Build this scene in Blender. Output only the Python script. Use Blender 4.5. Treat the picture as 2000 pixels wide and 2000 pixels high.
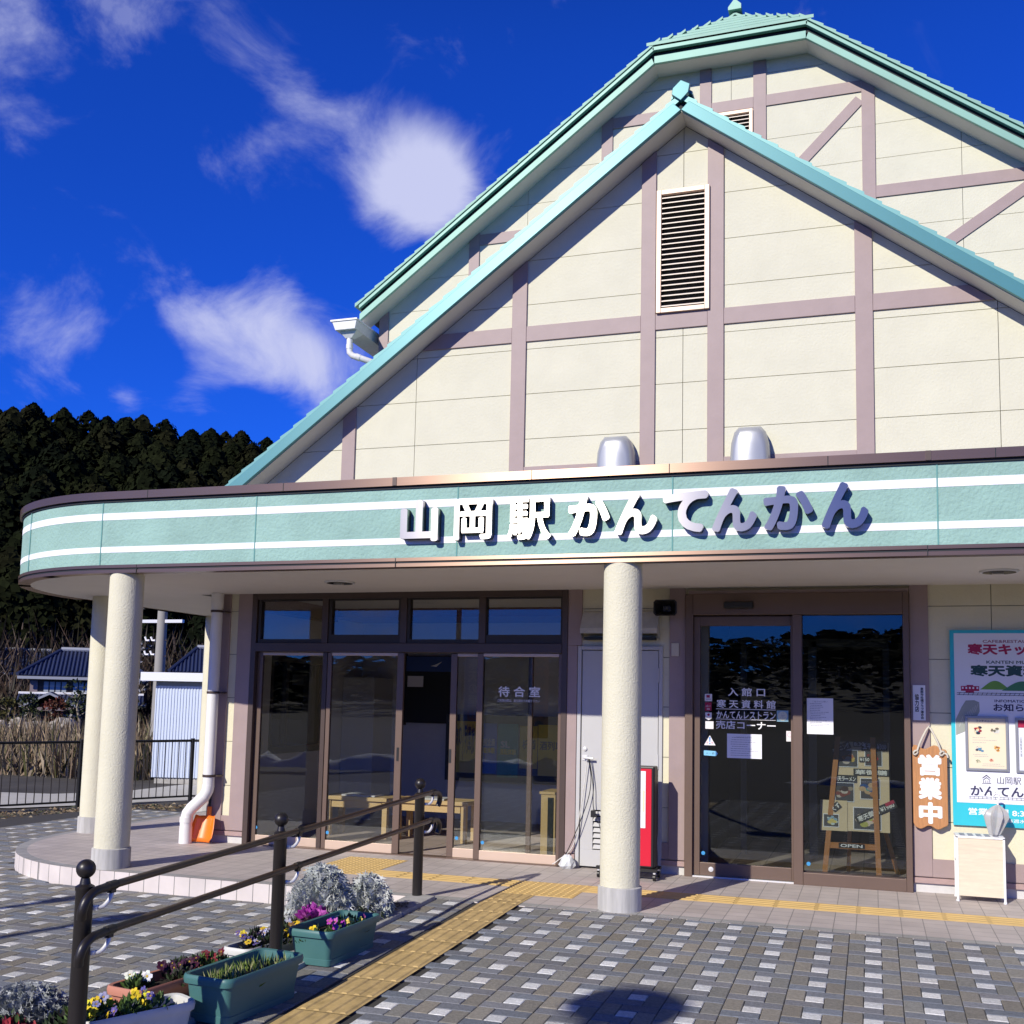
import bpy, bmesh, math, random
from mathutils import Vector, Matrix
random.seed(7)
PI = math.pi
S = bpy.context.scene
for o in list(bpy.data.objects): bpy.data.objects.remove(o)

# ---------------------------------------------------------------- camera
cd = bpy.data.cameras.new('camera'); cam = bpy.data.objects.new('camera', cd)
S.collection.objects.link(cam); S.camera = cam
r_, u_, f_ = Vector((.95025860, .31078227, .02056647)), Vector((.01238862, -.10369449, .99453204)), Vector((-.31121556, .94480783, .10238674))
M = Matrix.Identity(4)
for i, v in enumerate((r_, u_, -f_)):
    for j in range(3): M[j][i] = v[j]
M.translation = (0, -9.6106, 1.5097)
cam.matrix_world = M
cd.sensor_width = 36; cd.lens = 36 * 2074.56 / 2000
cd.shift_x = -.0111; cd.shift_y = .0776
cd.clip_start = .05; cd.clip_end = 2000

# ---------------------------------------------------------------- sky and sun
SUN = Vector((.35, 1.0, -.615)).normalized()          # the way the light travels
elev = math.asin(-SUN.z); azim = math.atan2(-SUN.x, -SUN.y)
W = bpy.data.worlds.new('World'); S.world = W; W.use_nodes = True
wn, wl = W.node_tree.nodes, W.node_tree.links
for n in list(wn): wn.remove(n)
def N(nodes, t, **k):
    n = nodes.new(t)
    for a, b in k.items(): setattr(n, a, b)
    return n
wo = N(wn, 'ShaderNodeOutputWorld'); bg = N(wn, 'ShaderNodeBackground')
sky = N(wn, 'ShaderNodeTexSky', sky_type='NISHITA', sun_disc=False)
sky.sun_elevation = elev; sky.sun_rotation = azim
sky.altitude = 300; sky.air_density = 1.0; sky.dust_density = .1; sky.ozone_density = 4.0
gam = N(wn, 'ShaderNodeGamma'); gam.inputs[1].default_value = 1.0
hsv = N(wn, 'ShaderNodeHueSaturation'); hsv.inputs['Saturation'].default_value = 1.0
wl.new(sky.outputs[0], gam.inputs[0]); wl.new(gam.outputs[0], hsv.inputs['Color'])
tc = N(wn, 'ShaderNodeTexCoord')
tint = N(wn, 'ShaderNodeVectorMath', operation='MULTIPLY'); wl.new(hsv.outputs[0], tint.inputs[0]); tint.inputs[1].default_value = (.085, .43, 1.72)
sxyz = N(wn, 'ShaderNodeSeparateXYZ'); wl.new(tc.outputs['Generated'], sxyz.inputs[0])
zen = N(wn, 'ShaderNodeMapRange', interpolation_type='SMOOTHSTEP'); wl.new(sxyz.outputs[2], zen.inputs['Value']); zen.inputs['From Min'].default_value = .52; zen.inputs['From Max'].default_value = .85; zen.inputs['To Min'].default_value = 1; zen.inputs['To Max'].default_value = .12
skyc = N(wn, 'ShaderNodeVectorMath', operation='SCALE'); wl.new(tint.outputs[0], skyc.inputs[0]); wl.new(zen.outputs[0], skyc.inputs['Scale'])
def blob(c, rad, amp):
    d = N(wn, 'ShaderNodeVectorMath', operation='DISTANCE'); wl.new(tc.outputs['Generated'], d.inputs[0]); d.inputs[1].default_value = c
    m = N(wn, 'ShaderNodeMapRange', interpolation_type='SMOOTHSTEP'); wl.new(d.outputs['Value'], m.inputs['Value'])
    m.inputs['From Min'].default_value = 0; m.inputs['From Max'].default_value = rad; m.inputs['To Min'].default_value = amp; m.inputs['To Max'].default_value = 0
    return m.outputs[0]
acc = None
for c, rad, amp in [((-.392, .795, .468), .085, .80), ((-.345, .815, .460), .075, .95), ((-.380, .815, .432), .075, .95), ((-.352, .822, .445), .05, .5),
                    ((-.525, .79, .318), .085, .95), ((-.49, .815, .300), .085, .95), ((-.556, .765, .333), .05, .7), ((-.47, .828, .292), .06, .6), ((-.568, .777, .270), .05, .75),
                    ((-.655, .69, .312), .07, .62), ((-.628, .725, .287), .065, .5), ((-.612, .747, .26), .03, .5),
                    ((-.478, .70, .529), .10, .42), ((-.447, .735, .512), .06, .36), ((-.642, .632, .435), .04, .5), ((-.62, .6, .505), .05, .3), ((-.452, .759, .47), .06, .25),
                    ((.3, -.9, .3), .3, .7), ((-.3, -.9, .16), .3, .6)]:
    b = blob(c, rad, amp)
    if acc is None: acc = b
    else:
        a = N(wn, 'ShaderNodeMath', operation='ADD'); wl.new(acc, a.inputs[0]); wl.new(b, a.inputs[1]); acc = a.outputs[0]
mp = N(wn, 'ShaderNodeMapping'); mp.inputs['Scale'].default_value = (1, 1, 1.5); mp.inputs['Rotation'].default_value = (.2, .5, 0)
wl.new(tc.outputs['Generated'], mp.inputs[0])
nz = N(wn, 'ShaderNodeTexNoise'); nz.inputs['Scale'].default_value = 8; nz.inputs['Detail'].default_value = 10; nz.inputs['Roughness'].default_value = .60; nz.inputs['Distortion'].default_value = .5
wl.new(mp.outputs[0], nz.inputs['Vector'])
m1 = N(wn, 'ShaderNodeMapRange'); wl.new(nz.outputs[0], m1.inputs['Value']); m1.inputs['From Min'].default_value = .28; m1.inputs['From Max'].default_value = .72; m1.inputs['To Min'].default_value = -1.0; m1.inputs['To Max'].default_value = .45
m2 = N(wn, 'ShaderNodeMath', operation='ADD'); wl.new(acc, m2.inputs[0]); wl.new(m1.outputs[0], m2.inputs[1])
m3 = N(wn, 'ShaderNodeMapRange', interpolation_type='SMOOTHSTEP'); wl.new(m2.outputs[0], m3.inputs['Value']); m3.inputs['From Min'].default_value = -.12; m3.inputs['From Max'].default_value = 1.45; m3.inputs['To Max'].default_value = .92
mx = N(wn, 'ShaderNodeMix', data_type='RGBA'); wl.new(m3.outputs[0], mx.inputs['Factor']); wl.new(skyc.outputs[0], mx.inputs['A']); mx.inputs['B'].default_value = (6.6, 6.9, 9.6, 1)
wl.new(mx.outputs['Result'], bg.inputs['Color']); bg.inputs['Strength'].default_value = .095
wl.new(bg.outputs[0], wo.inputs[0])
sd = bpy.data.lights.new('sun', 'SUN'); sd.energy = 4.9; sd.angle = math.radians(.53); sd.color = (1, .935, .815)
so = bpy.data.objects.new('sun', sd); S.collection.objects.link(so); so.rotation_euler = SUN.to_track_quat('-Z', 'Y').to_euler(); so.location = (-5, -20, 15)
S.view_settings.view_transform = 'Standard'; S.view_settings.look = 'None'; S.view_settings.exposure = 0; S.view_settings.gamma = 1
S.cycles.max_bounces = 8; S.cycles.transparent_max_bounces = 16; S.cycles.caustics_reflective = False; S.cycles.caustics_refractive = False

# ---------------------------------------------------------------- materials
MATS = {}
def mat(name, col, rough=.6, metal=0, var=0, vs=8, bump=0, bs=60, spec=.5, aniso=None, coat=0, emit=None, stretch=None):
    if name in MATS: return MATS[name]
    m = bpy.data.materials.new(name); m.use_nodes = True; nt = m.node_tree; nd, lk = nt.nodes, nt.links
    p = nd['Principled BSDF']; p.inputs['Base Color'].default_value = (*col, 1); p.inputs['Roughness'].default_value = rough
    p.inputs['Metallic'].default_value = metal; p.inputs['Specular IOR Level'].default_value = spec; p.inputs['Coat Weight'].default_value = coat
    g = nd.new('ShaderNodeNewGeometry'); vec = g.outputs['Position']
    if stretch:
        q = nd.new('ShaderNodeMapping'); q.inputs['Scale'].default_value = stretch; lk.new(vec, q.inputs[0]); vec = q.outputs[0]
    if var:
        a = nd.new('ShaderNodeTexNoise'); a.inputs['Scale'].default_value = vs; a.inputs['Detail'].default_value = 6; a.inputs['Roughness'].default_value = .65; lk.new(vec, a.inputs['Vector'])
        b = nd.new('ShaderNodeMapRange'); lk.new(a.outputs[0], b.inputs['Value']); b.inputs['From Min'].default_value = .3; b.inputs['From Max'].default_value = .7
        b.inputs['To Min'].default_value = 1 - var; b.inputs['To Max'].default_value = 1 + var * .6
        c = nd.new('ShaderNodeVectorMath'); c.operation = 'SCALE'; c.inputs[0].default_value = col; lk.new(b.outputs[0], c.inputs['Scale']); lk.new(c.outputs[0], p.inputs['Base Color'])
    if bump:
        a = nd.new('ShaderNodeTexNoise'); a.inputs['Scale'].default_value = bs; a.inputs['Detail'].default_value = 4; lk.new(vec, a.inputs['Vector'])
        b = nd.new('ShaderNodeBump'); b.inputs['Strength'].default_value = bump; b.inputs['Distance'].default_value = .01; lk.new(a.outputs[0], b.inputs['Height']); lk.new(b.outputs[0], p.inputs['Normal'])
    if aniso is not None:
        p.inputs['Anisotropic'].default_value = aniso
        t = nd.new('ShaderNodeCombineXYZ'); t.inputs[2].default_value = 1; lk.new(t.outputs[0], p.inputs['Tangent'])
    if emit: p.inputs['Emission Color'].default_value = (*col, 1); p.inputs['Emission Strength'].default_value = emit
    MATS[name] = m; return m
def stucco(name, col, joint_mat=False):
    """ rough sprayed wall finish """
    m = mat(name, col, .85, var=.05, vs=3, bump=.35, bs=45, spec=.2)
    return m
cream = stucco('cream_siding', (.70, .665, .49)); cream_up = stucco('cream_siding_upper', (.675, .66, .515))
colm = mat('cream_stucco_column', (.70, .67, .51), .9, var=.05, vs=4, bump=.5, bs=70, spec=.15)
pink = mat('dusty_pink_paint', (.345, .262, .25), .55, var=.07, vs=5, bump=.06, bs=80)
green_st = mat('pale_green_stucco', (.31, .49, .43), .9, var=.14, vs=2.3, bump=.9, bs=38, spec=.15)
white_st = mat('white_stripe_paint', (.86, .87, .90), .8, var=.03, vs=4, bump=.4, bs=40, spec=.2)
teal = mat('teal_sheet_metal', (.075, .25, .27), .42, metal=.25, var=.03, vs=2, aniso=.5, spec=.6)
tealt = mat('teal_roof_steps', (.13, .33, .33), .45, metal=.2, var=.05, vs=2, spec=.5)
mint = mat('weathered_mint_metal', (.22, .43, .355), .5, metal=.1, var=.10, vs=1.6, spec=.5)
mintd = mat('mint_roof_steps', (.23, .42, .345), .55, metal=.1, var=.12, vs=1.5)
black = mat('black_gap', (.012, .016, .02), .7)
soffw = mat('white_soffit', (.58, .57, .54), .8, var=.05, vs=3, bump=.03)
soffc = mat('canopy_soffit_board', (.72, .68, .64), .8, var=.05, vs=1.2)
bronze = mat('copper_bronze_aluminium', (.30, .20, .145), .34, metal=.75, aniso=.85, var=.04, vs=3, stretch=(.2, 1, 30))
dbronze = mat('dark_bronze_aluminium', (.085, .06, .05), .42, metal=.35, var=.05)
doorb = mat('brown_door_frame', (.155, .105, .08), .42, metal=.3, var=.04)
dkframe = mat('dark_brown_frame', (.03, .024, .022), .5, metal=.1)
steel = mat('brushed_steel_letter', (.46, .44, .42), .30, metal=1, aniso=.93, var=.02)
blk = mat('black_paint', (.012, .012, .012), .4)
postm = mat('black_brown_post_paint', (.018, .015, .014), .38, bump=.05, bs=150)
railm = mat('dark_brown_rail_vinyl', (.075, .046, .028), .33, var=.1, vs=12)
alum = mat('cast_aluminium', (.72, .72, .72), .38, metal=.25)
conc = mat('grey_concrete', (.42, .41, .385), .9, var=.22, vs=9, bump=.3, bs=90)
basec = mat('stained_concrete_base', (.52, .51, .48), .85, var=.30, vs=14, bump=.2, stretch=(1, 1, .09))
pvc = mat('white_pvc_pipe', (.80, .79, .77), .35, var=.03)
pvcd = mat('dirty_white_plastic', (.68, .70, .69), .5, var=.12, vs=18)
greyd = mat('grey_door_paint', (.50, .50, .495), .5, var=.02)
glassd = None
def glass(name, tint=(.93, .95, .94), ior=1.6):
    m = bpy.data.materials.new(name); m.use_nodes = True; nd, lk = m.node_tree.nodes, m.node_tree.links
    for n in list(nd): nd.remove(n)
    o = nd.new('ShaderNodeOutputMaterial'); mixs = nd.new('ShaderNodeMixShader'); t = nd.new('ShaderNodeBsdfTransparent'); t.inputs[0].default_value = (*tint, 1)
    g = nd.new('ShaderNodeBsdfGlossy'); g.inputs['Roughness'].default_value = 0; fr = nd.new('ShaderNodeFresnel'); fr.inputs[0].default_value = ior
    geo = nd.new('ShaderNodeNewGeometry'); no = nd.new('ShaderNodeTexNoise'); no.inputs['Scale'].default_value = 1.4; lk.new(geo.outputs['Position'], no.inputs['Vector'])
    b = nd.new('ShaderNodeBump'); b.inputs['Strength'].default_value = .012; b.inputs['Distance'].default_value = .01; lk.new(no.outputs[0], b.inputs['Height']); lk.new(b.outputs[0], g.inputs['Normal'])
    lk.new(fr.outputs[0], mixs.inputs[0]); lk.new(t.outputs[0], mixs.inputs[1]); lk.new(g.outputs[0], mixs.inputs[2]); lk.new(mixs.outputs[0], o.inputs[0])
    MATS[name] = m; return m
glas = glass('window_glass', (.93, .95, .94)); glasd = glass('tinted_door_glass', (.80, .83, .82))
paper = mat('white_paper', (.82, .83, .86), .7)
whitep = mat('white_paint', (.85, .85, .85), .5)
ink = mat('dark_ink', (.03, .04, .05), .6)

def vcol_mat(name, rough=.8, bump=0, bs=80, noise=0, ns=30, spec=.3, trans=0):
    """ base colour from the mesh's own paint (the colour of each piece), with fine speckle """
    m = bpy.data.materials.new(name); m.use_nodes = True; nd, lk = m.node_tree.nodes, m.node_tree.links; p = nd['Principled BSDF']
    a = nd.new('ShaderNodeAttribute'); a.attribute_name = 'tint'; out = a.outputs['Color']; p.inputs['Roughness'].default_value = rough; p.inputs['Specular IOR Level'].default_value = spec
    g = nd.new('ShaderNodeNewGeometry')
    if noise:
        q = nd.new('ShaderNodeTexNoise'); q.inputs['Scale'].default_value = ns; q.inputs['Detail'].default_value = 8; q.inputs['Roughness'].default_value = .7; lk.new(g.outputs['Position'], q.inputs['Vector'])
        b = nd.new('ShaderNodeMapRange'); lk.new(q.outputs[0], b.inputs['Value']); b.inputs['From Min'].default_value = .3; b.inputs['From Max'].default_value = .7; b.inputs['To Min'].default_value = 1 - noise; b.inputs['To Max'].default_value = 1 + noise
        c = nd.new('ShaderNodeVectorMath'); c.operation = 'SCALE'; lk.new(out, c.inputs[0]); lk.new(b.outputs[0], c.inputs['Scale']); out = c.outputs[0]
    lk.new(out, p.inputs['Base Color'])
    if bump:
        q = nd.new('ShaderNodeTexNoise'); q.inputs['Scale'].default_value = bs; lk.new(g.outputs['Position'], q.inputs['Vector'])
        b = nd.new('ShaderNodeBump'); b.inputs['Strength'].default_value = bump; b.inputs['Distance'].default_value = .01; lk.new(q.outputs[0], b.inputs['Height']); lk.new(b.outputs[0], p.inputs['Normal'])
    MATS[name] = m; return m
leafm = vcol_mat('leaf_colours', .6, noise=.15, ns=60)
brickm = vcol_mat('paver_colours', .88, bump=.5, bs=160, noise=.28, ns=55)
farleaf = vcol_mat('conifer_colours', .95, noise=.4, ns=.6, spec=.05)

# ---------------------------------------------------------------- mesh builder
class MB:
    def __init__(s): s.v = []; s.f = []; s.c = []; s.col = None
    def add(s, vs, fs):
        n = len(s.v); s.v += [tuple(q) for q in vs]; s.f += [tuple(n + i for i in q) for q in fs]
        if s.col is not None: s.c += [s.col] * len(fs)
        return s
    def box(s, x0, x1, y0, y1, z0, z1):
        return s.add([(x, y, z) for z in (z0, z1) for y in (y0, y1) for x in (x0, x1)], [(0, 2, 3, 1), (4, 5, 7, 6), (0, 1, 5, 4), (2, 6, 7, 3), (0, 4, 6, 2), (1, 3, 7, 5)])
    def prism(s, pts, a, b, ax='y'):
        """ polygon pts (2-D) extruded along an axis from a to b """
        n = len(pts); P = {'y': lambda p, t: (p[0], t, p[1]), 'z': lambda p, t: (p[0], p[1], t), 'x': lambda p, t: (t, p[0], p[1])}[ax]
        return s.add([P(p, a) for p in pts] + [P(p, b) for p in pts], [tuple(range(n)), tuple(range(2 * n - 1, n - 1, -1))] + [(i, i + n, (i + 1) % n + n, (i + 1) % n) for i in range(n)])
    def lathe(s, c, prof, n=24, cap=True):
        vs = []; fs = []
        for r, z in prof: vs += [(c[0] + r * math.cos(2 * PI * i / n), c[1] + r * math.sin(2 * PI * i / n), c[2] + z) for i in range(n)]
        for k in range(len(prof) - 1): fs += [(k * n + i, k * n + (i + 1) % n, (k + 1) * n + (i + 1) % n, (k + 1) * n + i) for i in range(n)]
        if cap: fs += [tuple(range(n - 1, -1, -1)), tuple(range((len(prof) - 1) * n, len(prof) * n))]
        return s.add(vs, fs)
    def tube(s, pts, r, n=10, cap=True):
        pts = [Vector(p) for p in pts]; vs = []; fs = []; prev = None
        rr = r if isinstance(r, (list, tuple)) else [r] * len(pts)
        for i, p in enumerate(pts):
            t = ((pts[min(i + 1, len(pts) - 1)] - pts[max(i - 1, 0)])).normalized()
            a = prev if prev else (Vector((0, 0, 1)) if abs(t.z) < .9 else Vector((1, 0, 0)))
            x = (a - t * a.dot(t)).normalized(); y = t.cross(x); prev = x
            vs += [tuple(p + (x * math.cos(2 * PI * k / n) + y * math.sin(2 * PI * k / n)) * rr[i]) for k in range(n)]
        for i in range(len(pts) - 1): fs += [(i * n + k, i * n + (k + 1) % n, (i + 1) * n + (k + 1) % n, (i + 1) * n + k) for k in range(n)]
        if cap: fs += [tuple(range(n - 1, -1, -1)), tuple(range((len(pts) - 1) * n, len(pts) * n))]
        return s.add(vs, fs)
    def build(s, name, m, parent=None, smooth=None, bevel=0):
        me = bpy.data.meshes.new(name); me.from_pydata(s.v, [], s.f)
        if s.c:
            at = me.color_attributes.new('tint', 'FLOAT_COLOR', 'CORNER'); buf = []
            for f, c in zip(s.f, s.c): buf += [*c, 1.0] * len(f)
            at.data.foreach_set('color', buf)
        me.validate(); me.update()
        bm = bmesh.new(); bm.from_mesh(me)
        if len(bm.faces) < 60000: bmesh.ops.recalc_face_normals(bm, faces=bm.faces)
        bm.to_mesh(me); bm.free()
        me.materials.append(m)
        if smooth:
            me.polygons.foreach_set('use_smooth', [True] * len(me.polygons))
            try: me.set_sharp_from_angle(angle=math.radians(smooth))
            except Exception: pass
        o = bpy.data.objects.new(name, me); S.collection.objects.link(o); o.parent = parent
        if bevel:
            b = o.modifiers.new('bevel', 'BEVEL'); b.width = bevel; b.segments = 2; b.limit_method = 'ANGLE'; b.angle_limit = math.radians(35)
        return o
def empty(name, loc=(0, 0, 0)):
    o = bpy.data.objects.new(name, None); S.collection.objects.link(o); o.location = loc; o.empty_display_size = .1; return o
def tag(o, label=None, cat=None, group=None, kind=None):
    if label: o['label'] = label
    if cat: o['category'] = cat
    if group: o['group'] = group
    if kind: o['kind'] = kind
    return o
def box(name, m, parent, *b, bevel=0, **k): return MB().box(*b).build(name, m, parent, bevel=bevel)

def text_mesh(body, off=0., depth=0., res=3, space=1., line=1., bevel=0.):
    c = bpy.data.curves.new('t', 'FONT'); c.body = body; c.size = 1; c.offset = off; c.extrude = depth; c.resolution_u = res
    c.align_x = 'CENTER'; c.space_character = space; c.space_line = line; c.bevel_depth = bevel; c.bevel_resolution = 1
    o = bpy.data.objects.new('t', c); S.collection.objects.link(o)
    dg = bpy.context.evaluated_depsgraph_get(); me = bpy.data.meshes.new_from_object(o.evaluated_get(dg))
    bpy.data.objects.remove(o); bpy.data.curves.remove(c); return me
def text(body, name, x0, z0, x1, z1, y, m, parent=None, off=.0, depth=0., res=2, keep=False, space=1., line=1., back=0., M4=None, bevel=0.):
    """ lettering facing the street (-y), stretched into the box x0..x1, z0..z1 on the plane y """
    me = text_mesh(body, 0, 0 if not back else .5, res, space, line, bevel)
    V0 = [v.co.copy() for v in me.vertices]; P0 = [tuple(p.vertices) for p in me.polygons]; bpy.data.meshes.remove(me)
    if not V0: return None
    xs = [v.x for v in V0]; ys = [v.y for v in V0]; zs = [v.z for v in V0]; sh = [(0, 0)]
    if off > 0:      # bolder strokes: the glyph repeated around a small circle
        k = 10 if off >= .03 else 5; sh += [(off * math.cos(2 * PI * i / k + .3), off * math.sin(2 * PI * i / k + .3)) for i in range(k)]
    sx = (x1 - x0) / (max(xs) - min(xs) + 2 * off); sy = (z1 - z0) / (max(ys) - min(ys) + 2 * off)
    if keep: sx = sy = min(sx, sy)
    cx, cy = (max(xs) + min(xs)) / 2, (max(ys) + min(ys)) / 2; zr = max(zs) - min(zs) or 1; vs = []; fs = []
    for j, (ox, oy) in enumerate(sh):
        n0 = len(vs)
        for v in V0:
            q = Vector(((x0 + x1) / 2 + (v.x + ox - cx) * sx, y + (max(zs) - v.z) / zr * back - j * .00004, (z0 + z1) / 2 + (v.y + oy - cy) * sy)); vs.append(M4 @ q if M4 else q)
        fs += [tuple(n0 + i for i in p) for p in P0]
    me = bpy.data.meshes.new(name); me.from_pydata(vs, [], fs); me.update()
    me.materials.clear(); me.materials.append(m); me.name = name
    o = bpy.data.objects.new(name, me); S.collection.objects.link(o); o.parent = parent; return o

# ================================================================= GROUND
def paver_block():
    b = MB(); rnd = random.Random(3); J = .004
    gray = (.25, .237, .205); blue = (.205, .215, .235); white = (.66, .66, .635)
    def H(x, y):
        if x > -3.25: return max(-.15, .03 * min(0, y + 1.93)) if y > -6.9 else -.15
        return -.15 + max(0, 0)
    def brick(x0, x1, y0, y1, col):
        y1 = min(y1, -1.935) if x0 > -3.25 else y1
        if y1 - y0 < .02: return
        cx, cy = (x0 + x1) / 2, (y0 + y1) / 2
        if -3.4 < cx < -3.17 and cy > -5.9: return
        if -2.84 < cx < -2.50 and x0 > -3.25: return
        k = rnd.uniform(.80, 1.14); w = rnd.uniform(-.012, .012); b.col = (col[0] * k + w, col[1] * k, col[2] * k - w)
        e = .004; dz = rnd.uniform(-.0012, .0012)
        o = [(x0 + J / 2, y0 + J / 2), (x1 - J / 2, y0 + J / 2), (x1 - J / 2, y1 - J / 2), (x0 + J / 2, y1 - J / 2)]
        i = [(x0 + J / 2 + e, y0 + J / 2 + e), (x1 - J / 2 - e, y0 + J / 2 + e), (x1 - J / 2 - e, y1 - J / 2 - e), (x0 + J / 2 + e, y1 - J / 2 - e)]
        vs = [(x, y, H(cx, y) - .012) for x, y in o] + [(x, y, H(cx, y) + dz - .003) for x, y in o] + [(x, y, H(cx, y) + dz) for x, y in i]
        b.add(vs, [(0, 1, 5, 4), (1, 2, 6, 5), (2, 3, 7, 6), (3, 0, 4, 7), (4, 5, 9, 8), (5, 6, 10, 9), (6, 7, 11, 10), (7, 4, 8, 11), (8, 9, 10, 11)])
    x = -.165 - .30 * 33
    while x < 3.4:
        y = -1.93 - .27
        while y > -9.8:
            for (a, c, d, e, col) in [(0, 1, 1, 3, gray), (0, 2, 0, 1, blue), (1, 2, 1, 2, white), (2, 3, 0, 2, gray), (1, 3, 2, 3, blue)]:
                X0, X1, Y0, Y1 = x + a * .1, x + c * .1, y + d * .098 + .0, y + e * .098
                if X0 < -3.25 < X1:
                    if -3.25 - X0 > .02: brick(X0, -3.25, Y0, Y1, col)
                    if X1 + 3.25 > .02: brick(-3.25, X1, Y0, Y1, col)
                else: brick(X0, X1, Y0, Y1, col)
            y -= .294
        x += .30
    # rows beside the left lower forecourt up to the porch and behind its rounded end
    x = -.165 - .30 * 33
    while x < -3.4:
        y = -1.93 + .024
        while y < 3.2:
            for (a, c, d, e, col) in [(0, 1, 1, 3, gray), (0, 2, 0, 1, blue), (1, 2, 1, 2, white), (2, 3, 0, 2, gray), (1, 3, 2, 3, blue)]:
                cx, cy = x + (a + c) * .05, y + (d + e) * .049
                inside = (cx > -6.35 and cy > -1.93) or (math.hypot(cx + 6.35, cy) < 1.93) or (cy > 0 and cx > -8.28)
                if not inside: brick(x + a * .1, x + c * .1, y + d * .098, y + e * .098, col)
            y += .294
        x += .30
    o = b.build('pavement', brickm); tag(o, kind='structure'); return o
paver_block()
grout = mat('dark_sand_joint', (.055, .052, .046), .95)
g = MB()
g.add([(-10.6, -9.9, -.16), (-3.25, -9.9, -.16), (-3.25, -1.9, -.16), (-10.6, -1.9, -.16)], [(0, 1, 2, 3)])
g.add([(-10.6, -1.9, -.16), (-6.3, -1.9, -.16), (-6.3, 3.3, -.16), (-10.6, 3.3, -.16)], [(0, 1, 2, 3)])
g.add([(-3.25, -9.9, -.16), (3.6, -9.9, -.16), (3.6, -6.93, -.16), (-3.25, -6.93, -.16)], [(0, 1, 2, 3)])
g.add([(-3.25, -6.93, -.16), (3.6, -6.93, -.16), (3.6, -1.93, -.010), (-3.25, -1.93, -.010)], [(0, 1, 2, 3)])
tag(g.build('pavement_bed', grout), kind='structure')
# terrain sheet
def terr(x, y):
    d = max(0, (-10.4 - x)) * .8 + max(0, y - 3.4) * .4 if x < -8 else 0
    z = -.19 - min(.19, d * .09)
    f = max(0, -(x + 18) * .55 + (y - 8) * .35 - 2)
    if x < -14: z -= min(2.1, f * .12)
    hx, hy = -105, 112
    n = Vector((-.70, .71, 0)); t = (Vector((x, y, 0)) - Vector((-75, 75, 0))).dot(n)
    if t > 0 and x < 20: z += min(48, t * .46)
    if x >= 20: z += 0
    if y < -60: z += min(13, (-60 - y) * .10) * (.55 + .45 * math.sin(x * .035 + 1) * math.cos(x * .013))
    return z
b = MB(); xs = [-600, -400, -280, -220, -180, -150, -125, -105, -90, -75, -62, -50, -40, -32, -26, -21, -17, -14.5, -12.5, -10.5, -8, 0, 12, 30, 60, 120, 250, 600]
ys = [-600, -300, -200, -150, -110, -85, -60, -40, -25, -16, -9.95, -4, 0, 2, 3.4, 4.5, 6, 8, 11, 15, 20, 28, 38, 50, 62, 75, 90, 105, 125, 150, 180, 220, 300, 600]
b.add([(x, y, terr(x, y)) for y in ys for x in xs], [(j * len(xs) + i, j * len(xs) + i + 1, (j + 1) * len(xs) + i + 1, (j + 1) * len(xs) + i) for j in range(len(ys) - 1) for i in range(len(xs) - 1)])
tag(b.build('ground', mat('dark_asphalt_and_soil', (.060, .055, .048), .95, var=.4, vs=1.2, bump=.6, bs=20)), kind='structure')
lot = MB().add([(-19, 5.2, -.372), (-11.4, 6.9, -.372), (-12.6, 9.9, -.376), (-19.5, 9.3, -.40), (-22, 6, -.40)], [(0, 1, 2, 3, 4)])
lot.add([(-13.1, 4.2, -.36), (-11.6, 6.4, -.36), (-11.4, 6.9, -.366), (-19, 5.2, -.366), (-16, 3.0, -.36)], [(0, 1, 2, 3, 4)])
tag(lot.build('concrete_lot', mat('pale_concrete_lot', (.50, .49, .46), .9, var=.08, vs=2)), kind='structure')

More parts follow.
